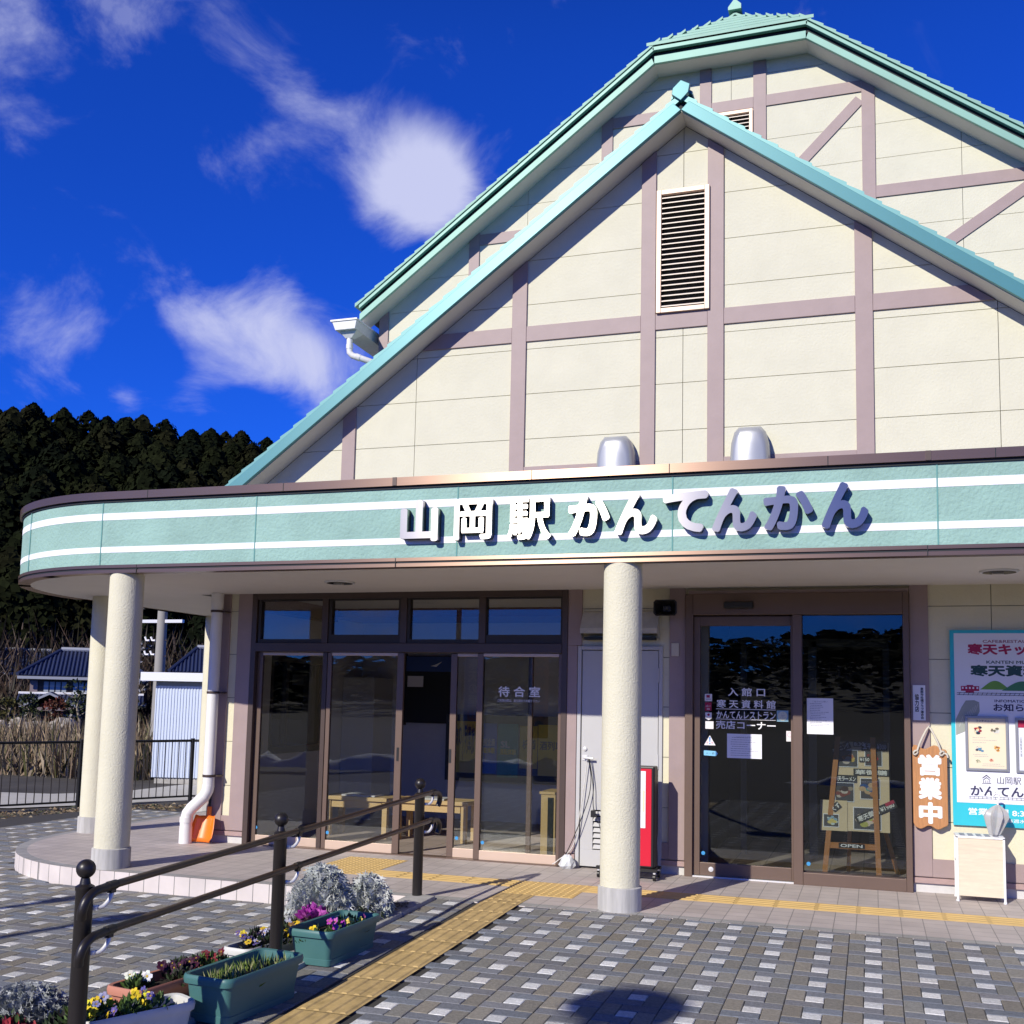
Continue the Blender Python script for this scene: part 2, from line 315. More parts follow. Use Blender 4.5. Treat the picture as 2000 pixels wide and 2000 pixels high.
# porch slab with rounded end
def outline(cx, cy, R, xr, yb, front, n=28):
    pts = [(xr, front)] + [(cx - R * math.sin(a), cy - R * math.cos(a)) for a in [i * PI / 2 / n for i in range(n + 1)]] + [(cx - R, yb)]
    return pts
def grid_mat(name, c1, size, jw, jc, rib=False, var=.10, offx=0, offy=0):
    m = bpy.data.materials.new(name); m.use_nodes = True; nd, lk = m.node_tree.nodes, m.node_tree.links; p = nd['Principled BSDF']; p.inputs['Roughness'].default_value = .62
    g = nd.new('ShaderNodeNewGeometry'); sp = nd.new('ShaderNodeSeparateXYZ'); lk.new(g.outputs['Position'], sp.inputs[0])
    def mth(op, a, b=None, c=None):
        n = nd.new('ShaderNodeMath'); n.operation = op
        for i, q in enumerate((a, b, c)):
            if q is None: continue
            if isinstance(q, (int, float)): n.inputs[i].default_value = q
            else: lk.new(q, n.inputs[i])
        return n.outputs[0]
    u = mth('DIVIDE', mth('ADD', sp.outputs[0], offx), size); v = mth('DIVIDE', mth('ADD', sp.outputs[1], offy), size)
    fu = mth('ABSOLUTE', mth('SUBTRACT', mth('FRACT', u), .5)); fv = mth('ABSOLUTE', mth('SUBTRACT', mth('FRACT', v), .5))
    j = mth('GREATER_THAN', mth('MAXIMUM', fu, fv), .5 - jw / size / 2)
    wn_ = nd.new('ShaderNodeTexWhiteNoise'); cb = nd.new('ShaderNodeCombineXYZ'); lk.new(mth('FLOOR', u), cb.inputs[0]); lk.new(mth('FLOOR', v), cb.inputs[1]); lk.new(cb.outputs[0], wn_.inputs['Vector'])
    no = nd.new('ShaderNodeTexNoise'); no.inputs['Scale'].default_value = 3.5; no.inputs['Detail'].default_value = 8; lk.new(g.outputs['Position'], no.inputs['Vector'])
    k = mth('ADD', mth('MULTIPLY', mth('SUBTRACT', wn_.outputs['Value'], .5), var), mth('ADD', .72, mth('MULTIPLY', no.outputs[0], .56)))
    if rib:
        rb = mth('SINE', mth('MULTIPLY', sp.outputs[1], 2 * PI / .03)); k = mth('ADD', k, mth('MULTIPLY', rb, .035))
        bp = nd.new('ShaderNodeBump'); bp.inputs['Strength'].default_value = .5; bp.inputs['Distance'].default_value = .003
        lk.new(mth('SUBTRACT', mth('MULTIPLY', rb, .5), mth('MULTIPLY', j, 2)), bp.inputs['Height']); lk.new(bp.outputs[0], p.inputs['Normal'])
    sc = nd.new('ShaderNodeVectorMath'); sc.operation = 'SCALE'; sc.inputs[0].default_value = c1; lk.new(k, sc.inputs['Scale'])
    mx = nd.new('ShaderNodeMix'); mx.data_type = 'RGBA'; lk.new(j, mx.inputs['Factor']); lk.new(sc.outputs[0], mx.inputs['A']); mx.inputs['B'].default_value = (*jc, 1); lk.new(mx.outputs['Result'], p.inputs['Base Color'])
    MATS[name] = m; return m
tile = grid_mat('pinkish_porch_tile', (.50, .445, .41), .15, .006, (.26, .24, .225), rib=True, offx=.128, offy=.03)
edge = grid_mat('grey_edge_tile', (.36, .355, .335), .15, .006, (.17, .165, .155), offx=.128, offy=5.)
riserm = grid_mat('pinkish_white_riser_tile', (.66, .60, .56), .15, .007, (.20, .19, .18), offx=.128, offy=.0)
out_s = outline(-6.35, 0, 1.93, 3.6, 4.2, -1.93); in_s = outline(-6.35, 0, 1.83, 3.6, 4.2, -1.83)
b = MB(); n = len(in_s); b.prism(in_s + [(-6.7, 4.2), (-6.7, .06), (3.6, .06)], -.16, .001, 'z'); tag(b.build('porch_floor', tile), kind='structure')
b = MB(); n = len(out_s)
b.add([(x, y, 0) for x, y in out_s] + [(x, y, 0) for x, y in in_s], [(i, i + 1, n + i + 1, n + i) for i in range(n - 1)]); tag(b.build('porch_edge', edge), kind='structure')
b = MB(); acc_ = 0
for i in range(n - 1):
    (x0, y0), (x1, y1) = out_s[i], out_s[i + 1]
    b.add([(x0, y0, -.17), (x1, y1, -.17), (x1, y1, -.0015), (x0, y0, -.0015)], [(0, 1, 2, 3)])
tag(b.build('porch_riser', riserm), kind='structure')
# kerb beside the ramp
kb = MB()
for i in range(7):
    y1 = -1.94 - i * .6; y0 = y1 - .594
    z = lambda y: .03 * (y + 1.93)
    kb.add([(-3.40, y0, -.2), (-3.17, y0, -.2), (-3.17, y1, -.2), (-3.40, y1, -.2), (-3.39, y0, z(y0) + .022), (-3.18, y0, z(y0) + .022), (-3.18, y1, z(y1) + .022), (-3.39, y1, z(y1) + .022)],
           [(0, 1, 5, 4), (1, 2, 6, 5), (2, 3, 7, 6), (3, 0, 4, 7), (4, 5, 6, 7)])
tag(kb.build('kerb', conc, bevel=.008), kind='structure')

# tactile paving
yel = mat('yellow_tactile_tile', (.66, .455, .17), .7, var=.10, vs=6); yeld = mat('worn_yellow_tactile_tile', (.56, .40, .17), .75, var=.30, vs=9)
def bars_x(b, x0, x1, y0, y1, z, n=4):
    w = (y1 - y0) / n
    for k in range(n):
        yc = y0 + (k + .5) * w
        b.add([(x0 + .012, yc - .02, z), (x1 - .012, yc - .02, z), (x1 - .012, yc + .02, z), (x0 + .012, yc + .02, z), (x0 + .02, yc - .01, z + .005), (x1 - .02, yc - .01, z + .005), (x1 - .02, yc + .01, z + .005), (x0 + .02, yc + .01, z + .005)],
              [(0, 1, 5, 4), (1, 2, 6, 5), (2, 3, 7, 6), (3, 0, 4, 7), (4, 5, 6, 7)])
def dots(b, x0, x1, y0, y1, z):
    nx = round((x1 - x0) / .06); ny = round((y1 - y0) / .06)
    for i in range(nx):
        for j in range(ny): b.lathe((x0 + (i + .5) * (x1 - x0) / nx, y0 + (j + .5) * (y1 - y0) / ny, z), [(.017, 0), (.008, .005)], 7)
b = MB()
b.box(-4.74, -4.14, -1.21, -.31, -.01, .0035); dots(b, -4.74, -4.14, -1.21, -.31, .0035)
b.box(-2.82, -2.22, -1.51, -.91, -.01, .0035); dots(b, -2.82, -2.22, -1.51, -.91, .0035)
for x0, x1 in [(-4.14, -2.82), (-2.22, 3.4)]:
    b.box(x0, x1, -1.21, -.91, -.01, .0035); x = x0
    while x < x1 - .05: bars_x(b, x, min(x + .3, x1), -1.21, -.91, .0035); x += .3
tag(b.build('tactile_paving', yel), kind='structure')
b = MB(); y = -1.51; rnd = random.Random(5)
while y > -8.6:
    y0 = y - .3; z = lambda yy: (.03 * min(0, yy + 1.93) if yy > -6.9 else -.15) + .0035; dx = 0
    if y0 < -1.93 < y and y > -1.9: y0 = -1.93
    b.add([(-2.82 + dx, y0 + .003, z(y0)), (-2.52 + dx, y0 + .003, z(y0)), (-2.52 + dx, y - .003, z(y)), (-2.82 + dx, y - .003, z(y))], [(0, 1, 2, 3)])
    for k in range(4):
        xc = -2.82 + dx + .0375 + .075 * k
        b.add([(xc - .02, y0 + .012, z(y0)), (xc + .02, y0 + .012, z(y0)), (xc + .02, y - .012, z(y)), (xc - .02, y - .012, z(y)), (xc - .01, y0 + .02, z(y0) + .0055), (xc + .01, y0 + .02, z(y0) + .0055), (xc + .01, y - .02, z(y) + .0055), (xc - .01, y - .02, z(y) + .0055)],
              [(0, 1, 5, 4), (1, 2, 6, 5), (2, 3, 7, 6), (3, 0, 4, 7), (4, 5, 6, 7)])
    y = y0
tag(b.build('tactile_paving', yeld), kind='structure')

# ================================================================= STATION BUILDING
B = empty('station_building'); tag(B, 'cream and dusty pink half timbered station hall with green gabled roofs and curved canopy', 'station')
SL = .742; CX = -1.625
# joints of siding boards: wall boards are real panels with open joints
def gable_top(dx, z0): return z0 - SL * abs(dx)
def clip_poly(poly, f):
    """ keep the part of a 2-D polygon where f(p) >= 0 """
    out = []
    for i in range(len(poly)):
        a, b2 = poly[i], poly[(i + 1) % len(poly)]; fa, fb = f(a), f(b2)
        if fa >= 0: out.append(a)
        if (fa >= 0) != (fb >= 0):
            t = fa / (fa - fb); out.append((a[0] + (b2[0] - a[0]) * t, a[1] + (b2[1] - a[1]) * t))
    return out
def siding(name, m, rect, y, zj, xj, cuts=(), holes=()):
    b = MB(); x0, x1, z0, z1 = rect; zj = sorted(zj); xj = sorted(xj)
    zz = [z0] + [z for z in zj if z0 < z < z1] + [z1]; xx = [x0] + [x for x in xj if x0 < x < x1] + [x1]
    for i in range(len(xx) - 1):
        for j in range(len(zz) - 1):
            cells = [(xx[i], xx[i + 1], zz[j], zz[j + 1])]
            for (hx0, hx1, hz0, hz1) in holes:
                nc = []
                for (a, c, d, e) in cells:
                    if c <= hx0 or a >= hx1 or e <= hz0 or d >= hz1: nc.append((a, c, d, e)); continue
                    if a < hx0: nc.append((a, hx0, d, e))
                    if c > hx1: nc.append((hx1, c, d, e))
                    aa, cc = max(a, hx0), min(c, hx1)
                    if d < hz0: nc.append((aa, cc, d, hz0))
                    if e > hz1: nc.append((aa, cc, hz1, e))
                cells = nc
            for (a, c, d, e) in cells:
                g_ = .0028
                p = [(a + (g_ if a in xx[1:-1] else 0), d + g_), (c - (g_ if c in xx[1:-1] else 0), d + g_), (c - (g_ if c in xx[1:-1] else 0), e - g_), (a + (g_ if a in xx[1:-1] else 0), e - g_)]
                for f in cuts:
                    p = clip_poly(p, f)
                    if len(p) < 3: break
                if len(p) >= 3: b.prism(p, y, y + .018)
    return b.build(name, m, B)
ZJ = [.13 + .0 + .45 * k + .13 for k in range(-1, 30)]
ZJ = [2.38 - .45 * k for k in range(6)]
ZJU = [5.39 + .45 * k for k in range(-6, 12)]
# lower wall (openings: storefront, service door, entrance, board side is wall)
siding('lower_wall', cream, (-6.54, 3.6, .12, 2.62), 0, ZJ, [-5.0, .95, 2.8], holes=[(-6.12, -2.71, 0, 2.57), (-2.61, -1.81, 0, 2.03), (-1.60, .30, 0, 2.50)])
jm = mat('dark_siding_joint', (.16, .15, .13), .9)
wb = MB()
wb.box(-6.53, -6.12, .0185, .12, -.15, 2.62); wb.box(-2.71, -2.61, .0185, .12, 0, 2.62); wb.box(-1.81, -1.60, .0185, .12, 0, 2.62); wb.box(.30, 3.6, .0185, .12, 0, 2.62)
wb.box(-6.12, -2.71, .0185, .12, 2.57, 2.62); wb.box(-1.60, .30, .0185, .12, 2.5, 2.62); wb.box(-2.61, -1.81, .0185, .12, 2.03, 2.62)
wb.build('wall_backing', jm, B)
# upper gable wall
cutL = lambda z0: [lambda p: (z0 + SL * (p[0] - CX)) - p[1], lambda p: (z0 - SL * (p[0] - CX)) - p[1]]
siding('gable_wall', cream_up, (-6.6, 3.35, 2.63, 7.05), 0, ZJU, [-4.35, -1.645, 1.06], cuts=cutL(6.995), holes=[(-1.89, -1.39, 5.16, 6.37)])
MB().prism([(-6.6, 2.63), (3.35, 2.63), (3.35, 3.2), (CX, 6.97), (-6.6, 3.2)], .0185, .10).build('gable_backing', jm, B)
# big hall gable behind
YB = 3.45
ZJB = [8.19 - .445 * k for k in range(-4, 12)]
tops = cutL(10.40) + [lambda p: 9.70 - p[1]]
siding('hall_gable_wall', cream_up, (-6.5, 3.25, 2.6, 9.8), YB, ZJB, [-4.35, -1.63, 1.09], cuts=tops, holes=[(-1.87, -1.36, 7.86, 9.06)])
MB().prism([(-6.5, 0), (3.25, 0), (3.25, 6.7), (-.68, 9.68), (-2.57, 9.68), (-6.5, 6.7)], YB + .019, YB + .15).build('hall_gable_backing', jm, B)
b = MB(); b.box(-6.5, -6.35, YB + .16, 14, -.2, 6.7); b.box(3.1, 3.25, YB + .16, 14, -.2, 6.7); b.box(-6.35, 3.1, 13.85, 14, -.2, 6.7); b.build('hall_side_wall', cream, B)
b = MB(); b.box(-6.54, -6.42, .125, .85, -.15, 2.555); b.box(-6.54, -6.42, .85, 2.13, -.15, .86); b.box(-6.54, -6.42, .85, 2.13, 1.99, 2.555); b.box(-6.54, -6.42, 2.13, YB, -.15, 2.555); b.build('side_wall', cream, B)

# half-timber bands
TP = .022
def post(x0, x1, z0, z1, y=0, cuts=(), name='timber_post'):
    p = [(x0, z0), (x1, z0), (x1, z1), (x0, z1)]
    for f in cuts: p = clip_poly(p, f)
    return MB().prism(p, y - TP, y + .001).build(name, pink, B, bevel=.003)
c1 = cutL(6.99); c2 = tops
for x0, x1 in [(-5.155, -5.01), (-3.335, -3.185), (-2.045, -1.905), (-1.415, -1.265), (-.105, .045), (1.74, 1.885)]: post(x0, x1, 3.2, 7, 0, c1)
for x0, x1 in [(-6.6, -5.155), (-5.01, -3.335), (-3.185, -2.045), (-1.905, -1.415), (-1.265, -.105), (.045, 1.74), (1.885, 3.2)]:
    if x0 > -5.1 or True: 
        p = [(x0 + .001, 5.013), (x1 - .001, 5.013), (x1 - .001, 5.167), (x0 + .001, 5.167)]
        for f in c1: p = clip_poly(p, f)
        if len(p) >= 3: MB().prism(p, -TP + .004, .001).build('timber_band', pink, B, bevel=.003)
for x0, x1 in [(-3.185, -2.045), (-1.265, -.105)]: MB().box(x0 + .001, x1 - .001, -TP + .005, .001, 3.62, 3.762).build('timber_band', pink, B)
# hall gable
for x0, x1, z0 in [(-6.5, -6.36, 2.6), (-5.18, -5.03, 2.6), (-3.33, -3.18, 2.6), (-2.03, -1.88, 2.6), (-1.35, -1.19, 2.6), (-.04, .115, 2.6), (1.80, 1.95, 2.6)]: post(x0, x1, z0, 9.8, YB, c2)
for x0, x1, z0, z1 in [(-3.18, -2.03, 9.08, 9.225), (-1.88, -1.35, 9.08, 9.225), (-1.19, -.04, 9.08, 9.225), (.115, 1.80, 7.69, 7.84), (-5.03, -3.33, 7.69, 7.84), (-6.36, -5.18, 6.3, 6.45)]:
    p = [(x0 + .001, z0), (x1 - .001, z0), (x1 - .001, z1), (x0 + .001, z1)]
    for f in c2: p = clip_poly(p, f)
    if len(p) >= 3: MB().prism(p, YB - TP + .004, YB + .001).build('timber_band', pink, B, bevel=.003)
# knee blocks filling the corner where roof meets post on the shaded left
for x0, x1, z0 in [(-3.55, -3.331, 8.95), (-5.42, -5.181, 7.55)]:
    pass
def brace(x0, z0, x1, z1, w=.15):
    dx, dz = x1 - x0, z1 - z0; L = math.hypot(dx, dz); nx, nz = -dz / L * w / 2, dx / L * w / 2
    MB().prism([(x0 + nx, z0 + nz), (x0 - nx, z0 - nz), (x1 - nx, z1 - nz), (x1 + nx, z1 + nz)], YB - TP + .006, YB + .001).build('diagonal_brace', pink, B)
brace(-1.19, 7.84, -.06, 8.98, .13); brace(.60, 6.82, 1.80, 7.61, .135)
# lower pink piers
def pier(x0, x1, z0, z1): MB().box(x0, x1, -.02, .002, z0, z1).build('pink_pier', pink, B, bevel=.003)
for a in [(-6.54, -6.385, .13, 2.58), (-6.29, -6.122, .13, 2.58), (-2.71, -2.575, 2.035, 2.58), (-2.71, -2.615, .13, 2.034), (-1.75, -1.605, .13, 2.58), (.305, .455, .13, 2.58)]: pier(*a)
for x0, x1 in [(-6.384, -6.291), (-1.81, -1.751), (.456, 3.6)]: MB().box(x0, x1, -.016, .002, .13, .275).build('pink_base_band', pink, B)
for x0, x1 in [(-6.54, -6.122), (-2.71, -2.615), (-1.81, -1.605), (.305, 3.6)]:
    MB().box(x0, x1, -.026, .002, .078, .121).build('pink_sill_trim', mat('chipped_pink_trim', (.40, .28, .26), .6, var=.12, vs=25), B)
    MB().box(x0, x1, .002, .10, -.1, .076).build('concrete_foundation', mat('pale_foundation', (.60, .59, .57), .9, var=.1), B)
MB().box(-6.562, -6.5405, -.018, .14, .0, 2.58).build('side_pink_pier', pink, B)

# louvres
lvf = mat('peach_aluminium_frame', (.62, .47, .36), .45, metal=.25, var=.03); lvs = mat('pale_louvre_slat', (.66, .58, .48), .5, metal=.1)
def louvre(x0, x1, z0, z1, y):
    v = empty('louvre_vent'); v.parent = B
    f = MB(); w = .045
    f.box(x0, x0 + w, y - .05, y, z0, z1); f.box(x1 - w, x1, y - .05, y, z0, z1); f.box(x0 + w, x1 - w, y - .048, y, z1 - w, z1); f.box(x0 + w, x1 - w, y - .048, y, z0, z0 + w)
    f.build('frame', lvf, v, bevel=.003)
    s = MB(); n = int((z1 - z0 - 2 * w) / .0485)
    for i in range(n):
        z = z0 + w + (i + .5) * (z1 - z0 - 2 * w) / n
        s.add([(x0 + w, y - .036, z - .012), (x1 - w, y - .036, z - .012), (x1 - w, y + .01, z + .016), (x0 + w, y + .01, z + .016), (x0 + w, y - .036, z - .002), (x1 - w, y - .036, z - .002), (x1 - w, y + .01, z + .019), (x0 + w, y + .01, z + .019)], [(0, 1, 2, 3), (7, 6, 5, 4), (0, 4, 5, 1), (3, 2, 6, 7), (0, 3, 7, 4), (1, 5, 6, 2)])
    s.build('slats', lvs, v); MB().box(x0 + w, x1 - w, y + .012, y + .017, z0 + w, z1 - w).build('dark_backing', black, v)
louvre(-1.895, -1.395, 5.165, 6.37, 0); louvre(-1.875, -1.355, 7.86, 9.06, YB)

# grey hooded vents behind the canopy
hoodm = mat('grey_vent_paint', (.40, .415, .43), .38, metal=.3, spec=.6, aniso=.3)
def hood(x0, x1, zt, z0=3.18):
    b = MB(); w = (x1 - x0) / 2; cx = (x0 + x1) / 2; secs = []
    prof = [(-1, 0), (-1, .62), (-.93, .82), (-.78, .94), (-.55, 1), (.55, 1), (.78, .94), (.93, .82), (1, .62), (1, 0)]
    layers = [(1.0, -.005, 1.0), (1.0, -.10, 1.0), (.97, -.16, .985), (.88, -.205, .955), (.7, -.225, .90)]
    vs = []; m_ = len(prof)
    for sx, y, sz in layers: vs += [(cx + px * w * sx, y, z0 + pz * (zt - z0) * sz) for px, pz in prof]
    fs = [tuple(range((len(layers) - 1) * m_, len(layers) * m_))]
    for k in range(len(layers) - 1): fs += [(k * m_ + i, k * m_ + i + 1, (k + 1) * m_ + i + 1, (k + 1) * m_ + i) for i in range(m_ - 1)]
    b.add(vs, fs); b.build('vent_hood', hoodm, B, smooth=50)
hood(-2.43, -2.07, 3.985); hood(-1.195, -.84, 4.0)

# ---------------- roofs
def stepped(x_in, x_out, zf, thick, y0, y1, m, name='roof', step=.148, lip=.014):
    """ one slope in courses; x_in nearer the ridge """
    sgn = 1 if x_out > x_in else -1; n = max(1, round(abs(x_out - x_in) / step)); st = (x_out - x_in) / n; top = []
    for i in range(n):
        a, c = x_in + i * st, x_in + (i + 1) * st; top += [(a, zf(a) + .000), (c, zf(c) + lip * 1.6)]
    pts = top + [(x_out, zf(x_out) - thick), (x_in, zf(x_in) - thick)]
    return MB().prism(pts, y0, y1).build(name, m, B)
zf = lambda x: 7.165 - SL * abs(x - CX)
for xo in (-6.75, 3.50):
    stepped(CX, xo, zf, .055, -.285, 5.5, tealt)
    e = lambda x, d: (x, 7.0 + d - SL * abs(x - CX))
    x1 = xo
    MB().prism([e(CX, .005), e(x1, .005), e(x1, .135), (CX + (.075 if xo > CX else -.075), 7.0 + .135 - SL * .075)], -.295, -.255).build('verge_board', teal, B, bevel=.004)
    MB().prism([e(CX, .0), e(x1, .0), e(x1, .018), e(CX, .018)], -.254, .0).build('soffit', soffw, B)
    MB().prism([e(CX, .02), e(x1, .02), e(x1, .115), e(CX, .115)], -.25, 5.4).build('roof_deck', black, B)
b = MB(); b.prism([(CX - .085, 7.155), (CX - .075, 7.215), (CX, 7.285), (CX + .085, 7.235), (CX + .07, 7.155), (CX, 7.085)], -.315, -.26); b.build('ridge_end_cap', teal, B, bevel=.004)
MB().prism([(CX - .10, 7.165), (CX, 7.265), (CX + .10, 7.19), (CX + .10, 7.16), (CX, 7.225), (CX - .10, 7.135)], -.255, 3.4).build('ridge_cap', tealt, B)
# hall roof : bottom line zb, layers above
zb = lambda x: 10.40 - SL * abs(x - CX)
for sg in (-1, 1):
    k = CX + sg * .945; xo = CX + sg * 5.03
    zb_ = lambda x, d: (x, zb(x) + d)
    MB().prism([zb_(k, 0), zb_(xo, 0), zb_(xo, .10), zb_(k + sg * .03, .10)], YB - .33, YB - .29).build('verge_board', mint, B, bevel=.004)
    MB().prism([zb_(k, .165), zb_(xo, .165), zb_(xo, .215), zb_(k, .215)], YB - .355, YB - .30).build('verge_strip', mint, B, bevel=.003)
    MB().prism([zb_(k, .101), zb_(xo, .101), zb_(xo, .245), zb_(k, .245)], YB - .285, 14).build('roof_deck', black, B)
    MB().prism([zb_(k, .0), zb_(xo, .0), zb_(xo, .02), zb_(k, .02)], YB - .289, YB).build('soffit', soffw, B)
    zt = lambda x: zb(x) + .265
    stepped(CX + sg * 1.01, xo + sg * .06, zt, .03, YB - .36, 14.2, mintd)
    # the courses above the hip, each starting further back
    nst = 7; st = 1.01 / nst
    for i in range(nst):
        d0, d1 = i * st, (i + 1) * st; ys_ = YB - .36 + (1.01 - d1) / 1.01 * .82
        x0, x1 = CX + sg * d0, CX + sg * d1
        MB().prism([(x0, zt(x0)), (x1, zt(x1) + .022), (x1, zt(x1) - .03), (x0, zt(x0) - .03)], ys_, 14.2).build('roof', mintd, B)
# hip front
hl = CX - .945; hr = CX + .945; zk = zb(hl)
MB().box(hl, hr, YB - .33, YB - .29, zk, zk + .10).build('verge_board', mint, B, bevel=.004)
MB().box(hl - .02, hr + .02, YB - .355, YB - .30, zk + .165, zk + .215).build('verge_strip', mint, B, bevel=.003)
MB().box(hl, hr, YB - .285, YB, zk + .101, zk + .25).build('roof_deck', black, B)
MB().box(hl, hr, YB - .289, YB, zk, zk + .02).build('soffit', soffw, B)
nc = 6
for i in range(nc):
    t0, t1 = i / nc, (i + 1) / nc; w0, w1 = 1.04 * (1 - t0), 1.04 * (1 - t1); ya, yb_ = YB - .365 + t0 * .83, YB - .365 + t1 * .83 + .02; za, zc_ = zk + .262 + t0 * .75, zk + .262 + t1 * .75
    MB().add([(CX - w0, ya, za - .03), (CX + w0, ya, za - .03), (CX + w0, ya, za + .012), (CX - w0, ya, za + .012), (CX - w1, yb_, zc_ - .03), (CX + w1, yb_, zc_ - .03), (CX + w1, yb_, zc_ + .0), (CX - w1, yb_, zc_ + .0)],
             [(0, 1, 2, 3), (3, 2, 6, 7), (0, 4, 5, 1), (0, 3, 7, 4), (1, 5, 6, 2), (4, 7, 6, 5)]).build('hip_course', mintd, B)
MB().prism([(CX - .085, 10.68), (CX - .085, 10.72), (CX, 10.83), (CX + .085, 10.745), (CX + .085, 10.68)], YB + .30, YB + .34).build('ridge_end_cap', mint, B)
MB().prism([(CX - .085, 10.68), (CX - .085, 10.72), (CX, 10.83), (CX + .085, 10.745), (CX + .085, 10.68)], YB + .345, 14.2).build('ridge_cap', mintd, B)
# gutter on the hall roof
gt = empty('gutter'); gt.parent = B
b = MB(); b.prism([(-6.90, 6.48), (-6.60, 6.48), (-6.58, 6.60), (-6.95, 6.60)], 2.9, 14); b.build('gutter_trough', pvcd, gt, bevel=.005)
MB().box(-6.97, -6.57, 2.885, 14, 6.602, 6.625).build('gutter_rim', whitep, gt)
b = MB(); b.add([(-6.86, 2.95, 6.478), (-6.60, 2.95, 6.478), (-6.60, 3.15, 6.478), (-6.86, 3.15, 6.478), (-6.79, 3.0, 6.39), (-6.70, 3.0, 6.39), (-6.70, 3.08, 6.39), (-6.79, 3.08, 6.39)], [(0, 1, 5, 4), (1, 2, 6, 5), (2, 3, 7, 6), (3, 0, 4, 7)])
b.build('gutter_outlet', pvcd, gt)
b = MB(); b.tube([(-6.745, 3.04, 6.40), (-6.745, 3.04, 6.26), (-6.74, 3.04, 6.20), (-6.70, 3.05, 6.155), (-6.62, 3.07, 6.13), (-6.35, 3.2, 6.04), (-6.3, 3.4, 6.02)], .042, 12); b.tube([(-6.745, 3.04, 6.31), (-6.745, 3.04, 6.25)], .047, 12); b.tube([(-6.655, 3.06, 6.142), (-6.60, 3.08, 6.122)], .048, 12); b.build('gutter_elbow', pvc, gt, smooth=50)

# ---------------- canopy
def cpath(out=0., n=36):
    cx, cy, R, fr = -6.45, .27, 2.17 + out, -1.9 - out
    return [(3.9, fr)] + [(cx - R * math.sin(a), cy - R * math.cos(a)) for a in [i * PI / 2 / n for i in range(n + 1)]] + [(cx - R, 5.2)]
def sweep(name, m, o0, o1, z0, z1, parent, gaps=()):
    A, C = cpath(o0), cpath(o1); n = len(A); b = MB()
    vs = [(x, y, z0) for x, y in A] + [(x, y, z0) for x, y in C] + [(x, y, z1) for x, y in C] + [(x, y, z1) for x, y in A]
    for i in range(n - 1):
        for k in range(4): b.f.append((k * n + i, k * n + i + 1, ((k + 1) % 4) * n + i + 1, ((k + 1) % 4) * n + i))
    b.v = vs; b.f += [(0, n, 2 * n, 3 * n), (n - 1, 4 * n - 1, 3 * n - 1, 2 * n - 1)]
    return b.build(name, m, parent, smooth=20)
cp = empty('canopy'); cp.parent = B
sweep('fascia', green_st, -.08, 0, 2.628, 3.195, cp)
sweep('white_stripe', white_st, -.002, .0025, 3.03, 3.092, cp); sweep('white_stripe', white_st, -.002, .0025, 2.738, 2.79, cp)
sweep('top_trim', bronze, -.12, .035, 3.212, 3.28, cp); sweep('drip_gap', black, -.10, .012, 3.19, 3.2125, cp)
sweep('bottom_trim', bronze, -.09, .014, 2.60, 2.627, cp); sweep('drip_gap', black, -.09, .004, 2.583, 2.60, cp); sweep('bottom_trim', bronze, -.10, .010, 2.555, 2.583, cp)
pin = cpath(-.10)
MB().prism(pin + [(-8.5, 5.2), (-6.78, 5.2), (-6.78, 0), (3.9, 0)], 2.560, 2.575, 'z').build('canopy_soffit', soffc, cp)
MB().prism(pin + [(-8.5, 5.2), (-6.78, 5.2), (-6.78, 0), (3.9, 0)], 3.10, 3.18, 'z').build('canopy_deck', mat('canopy_deck_sheet', (.2, .2, .2), .8), cp)
# stucco joints and trim joints
jgm = mat('dark_green_joint', (.14, .33, .31), .9); b = MB()
for x in (-6.5, -4.93, -3.1, -1.39, .44, 2.3): b.box(x - .005, x + .005, -1.9035, -1.899, 2.629, 3.19)
for a in (.55, 1.0):
    R = 2.1735; x, y = -6.45 - R * math.sin(a), .27 - R * math.cos(a); b.box(x - .004, x + .004, y - .004, y + .004, 2.629, 3.19)
b.build('stucco_joints', jgm, cp)
b = MB()
for x in (-6.01, -4.66, -2.48, -1.41, -.28, .81): b.box(x - .003, x + .003, -1.9365, -1.93, 3.213, 3.279)
for x in (-6.1, -3.62, .37): b.box(x - .003, x + .003, -1.9155, -1.91, 2.556, 2.626)
b.build('trim_joints', black, cp)
b = MB()
for x in (-3.64, .385): b.box(x - .018, x + .018, -1.939, -1.935, 3.214, 3.281)
b.build('trim_clips', dbronze, cp)
# downlights
for x in (-4.63, .92):
    d = empty('downlight'); d.parent = B
    MB().lathe((x, -.94, 2.546), [(.135, .0), (.14, .006), (.14, .0139)], 32).build('rim', alum, d, smooth=40)
    MB().lathe((x, -.94, 2.5435), [(.118, 0), (.118, .0024)], 32).build('dark_reflector', mat('dark_reflector', (.05, .045, .04), .2, metal=.6), d)
    MB().box(x - .05, x + .03, -.965, -.915, 2.532, 2.543).build('lamp_tube', mat('frosted_lamp', (.55, .52, .48), .4), d)
# columns
for (x, y) in [(-1.79, -1.76), (-6.31, -1.76), (-8.06, .10), (-8.44, 2.75), (2.75, -1.76)]:
    c = empty('column'); c.parent = B
    MB().lathe((x, y, 0), [(.146, .155), (.148, .3), (.146, 2.562)], 48, cap=False).build('shaft', colm, c, smooth=60)
    zb0 = -.16 if y > 2 else .0
    MB().lathe((x, y, zb0), [(.162, 0), (.162, .165 - zb0), (.150, .172 - zb0)], 48).build('base', basec, c, smooth=40)

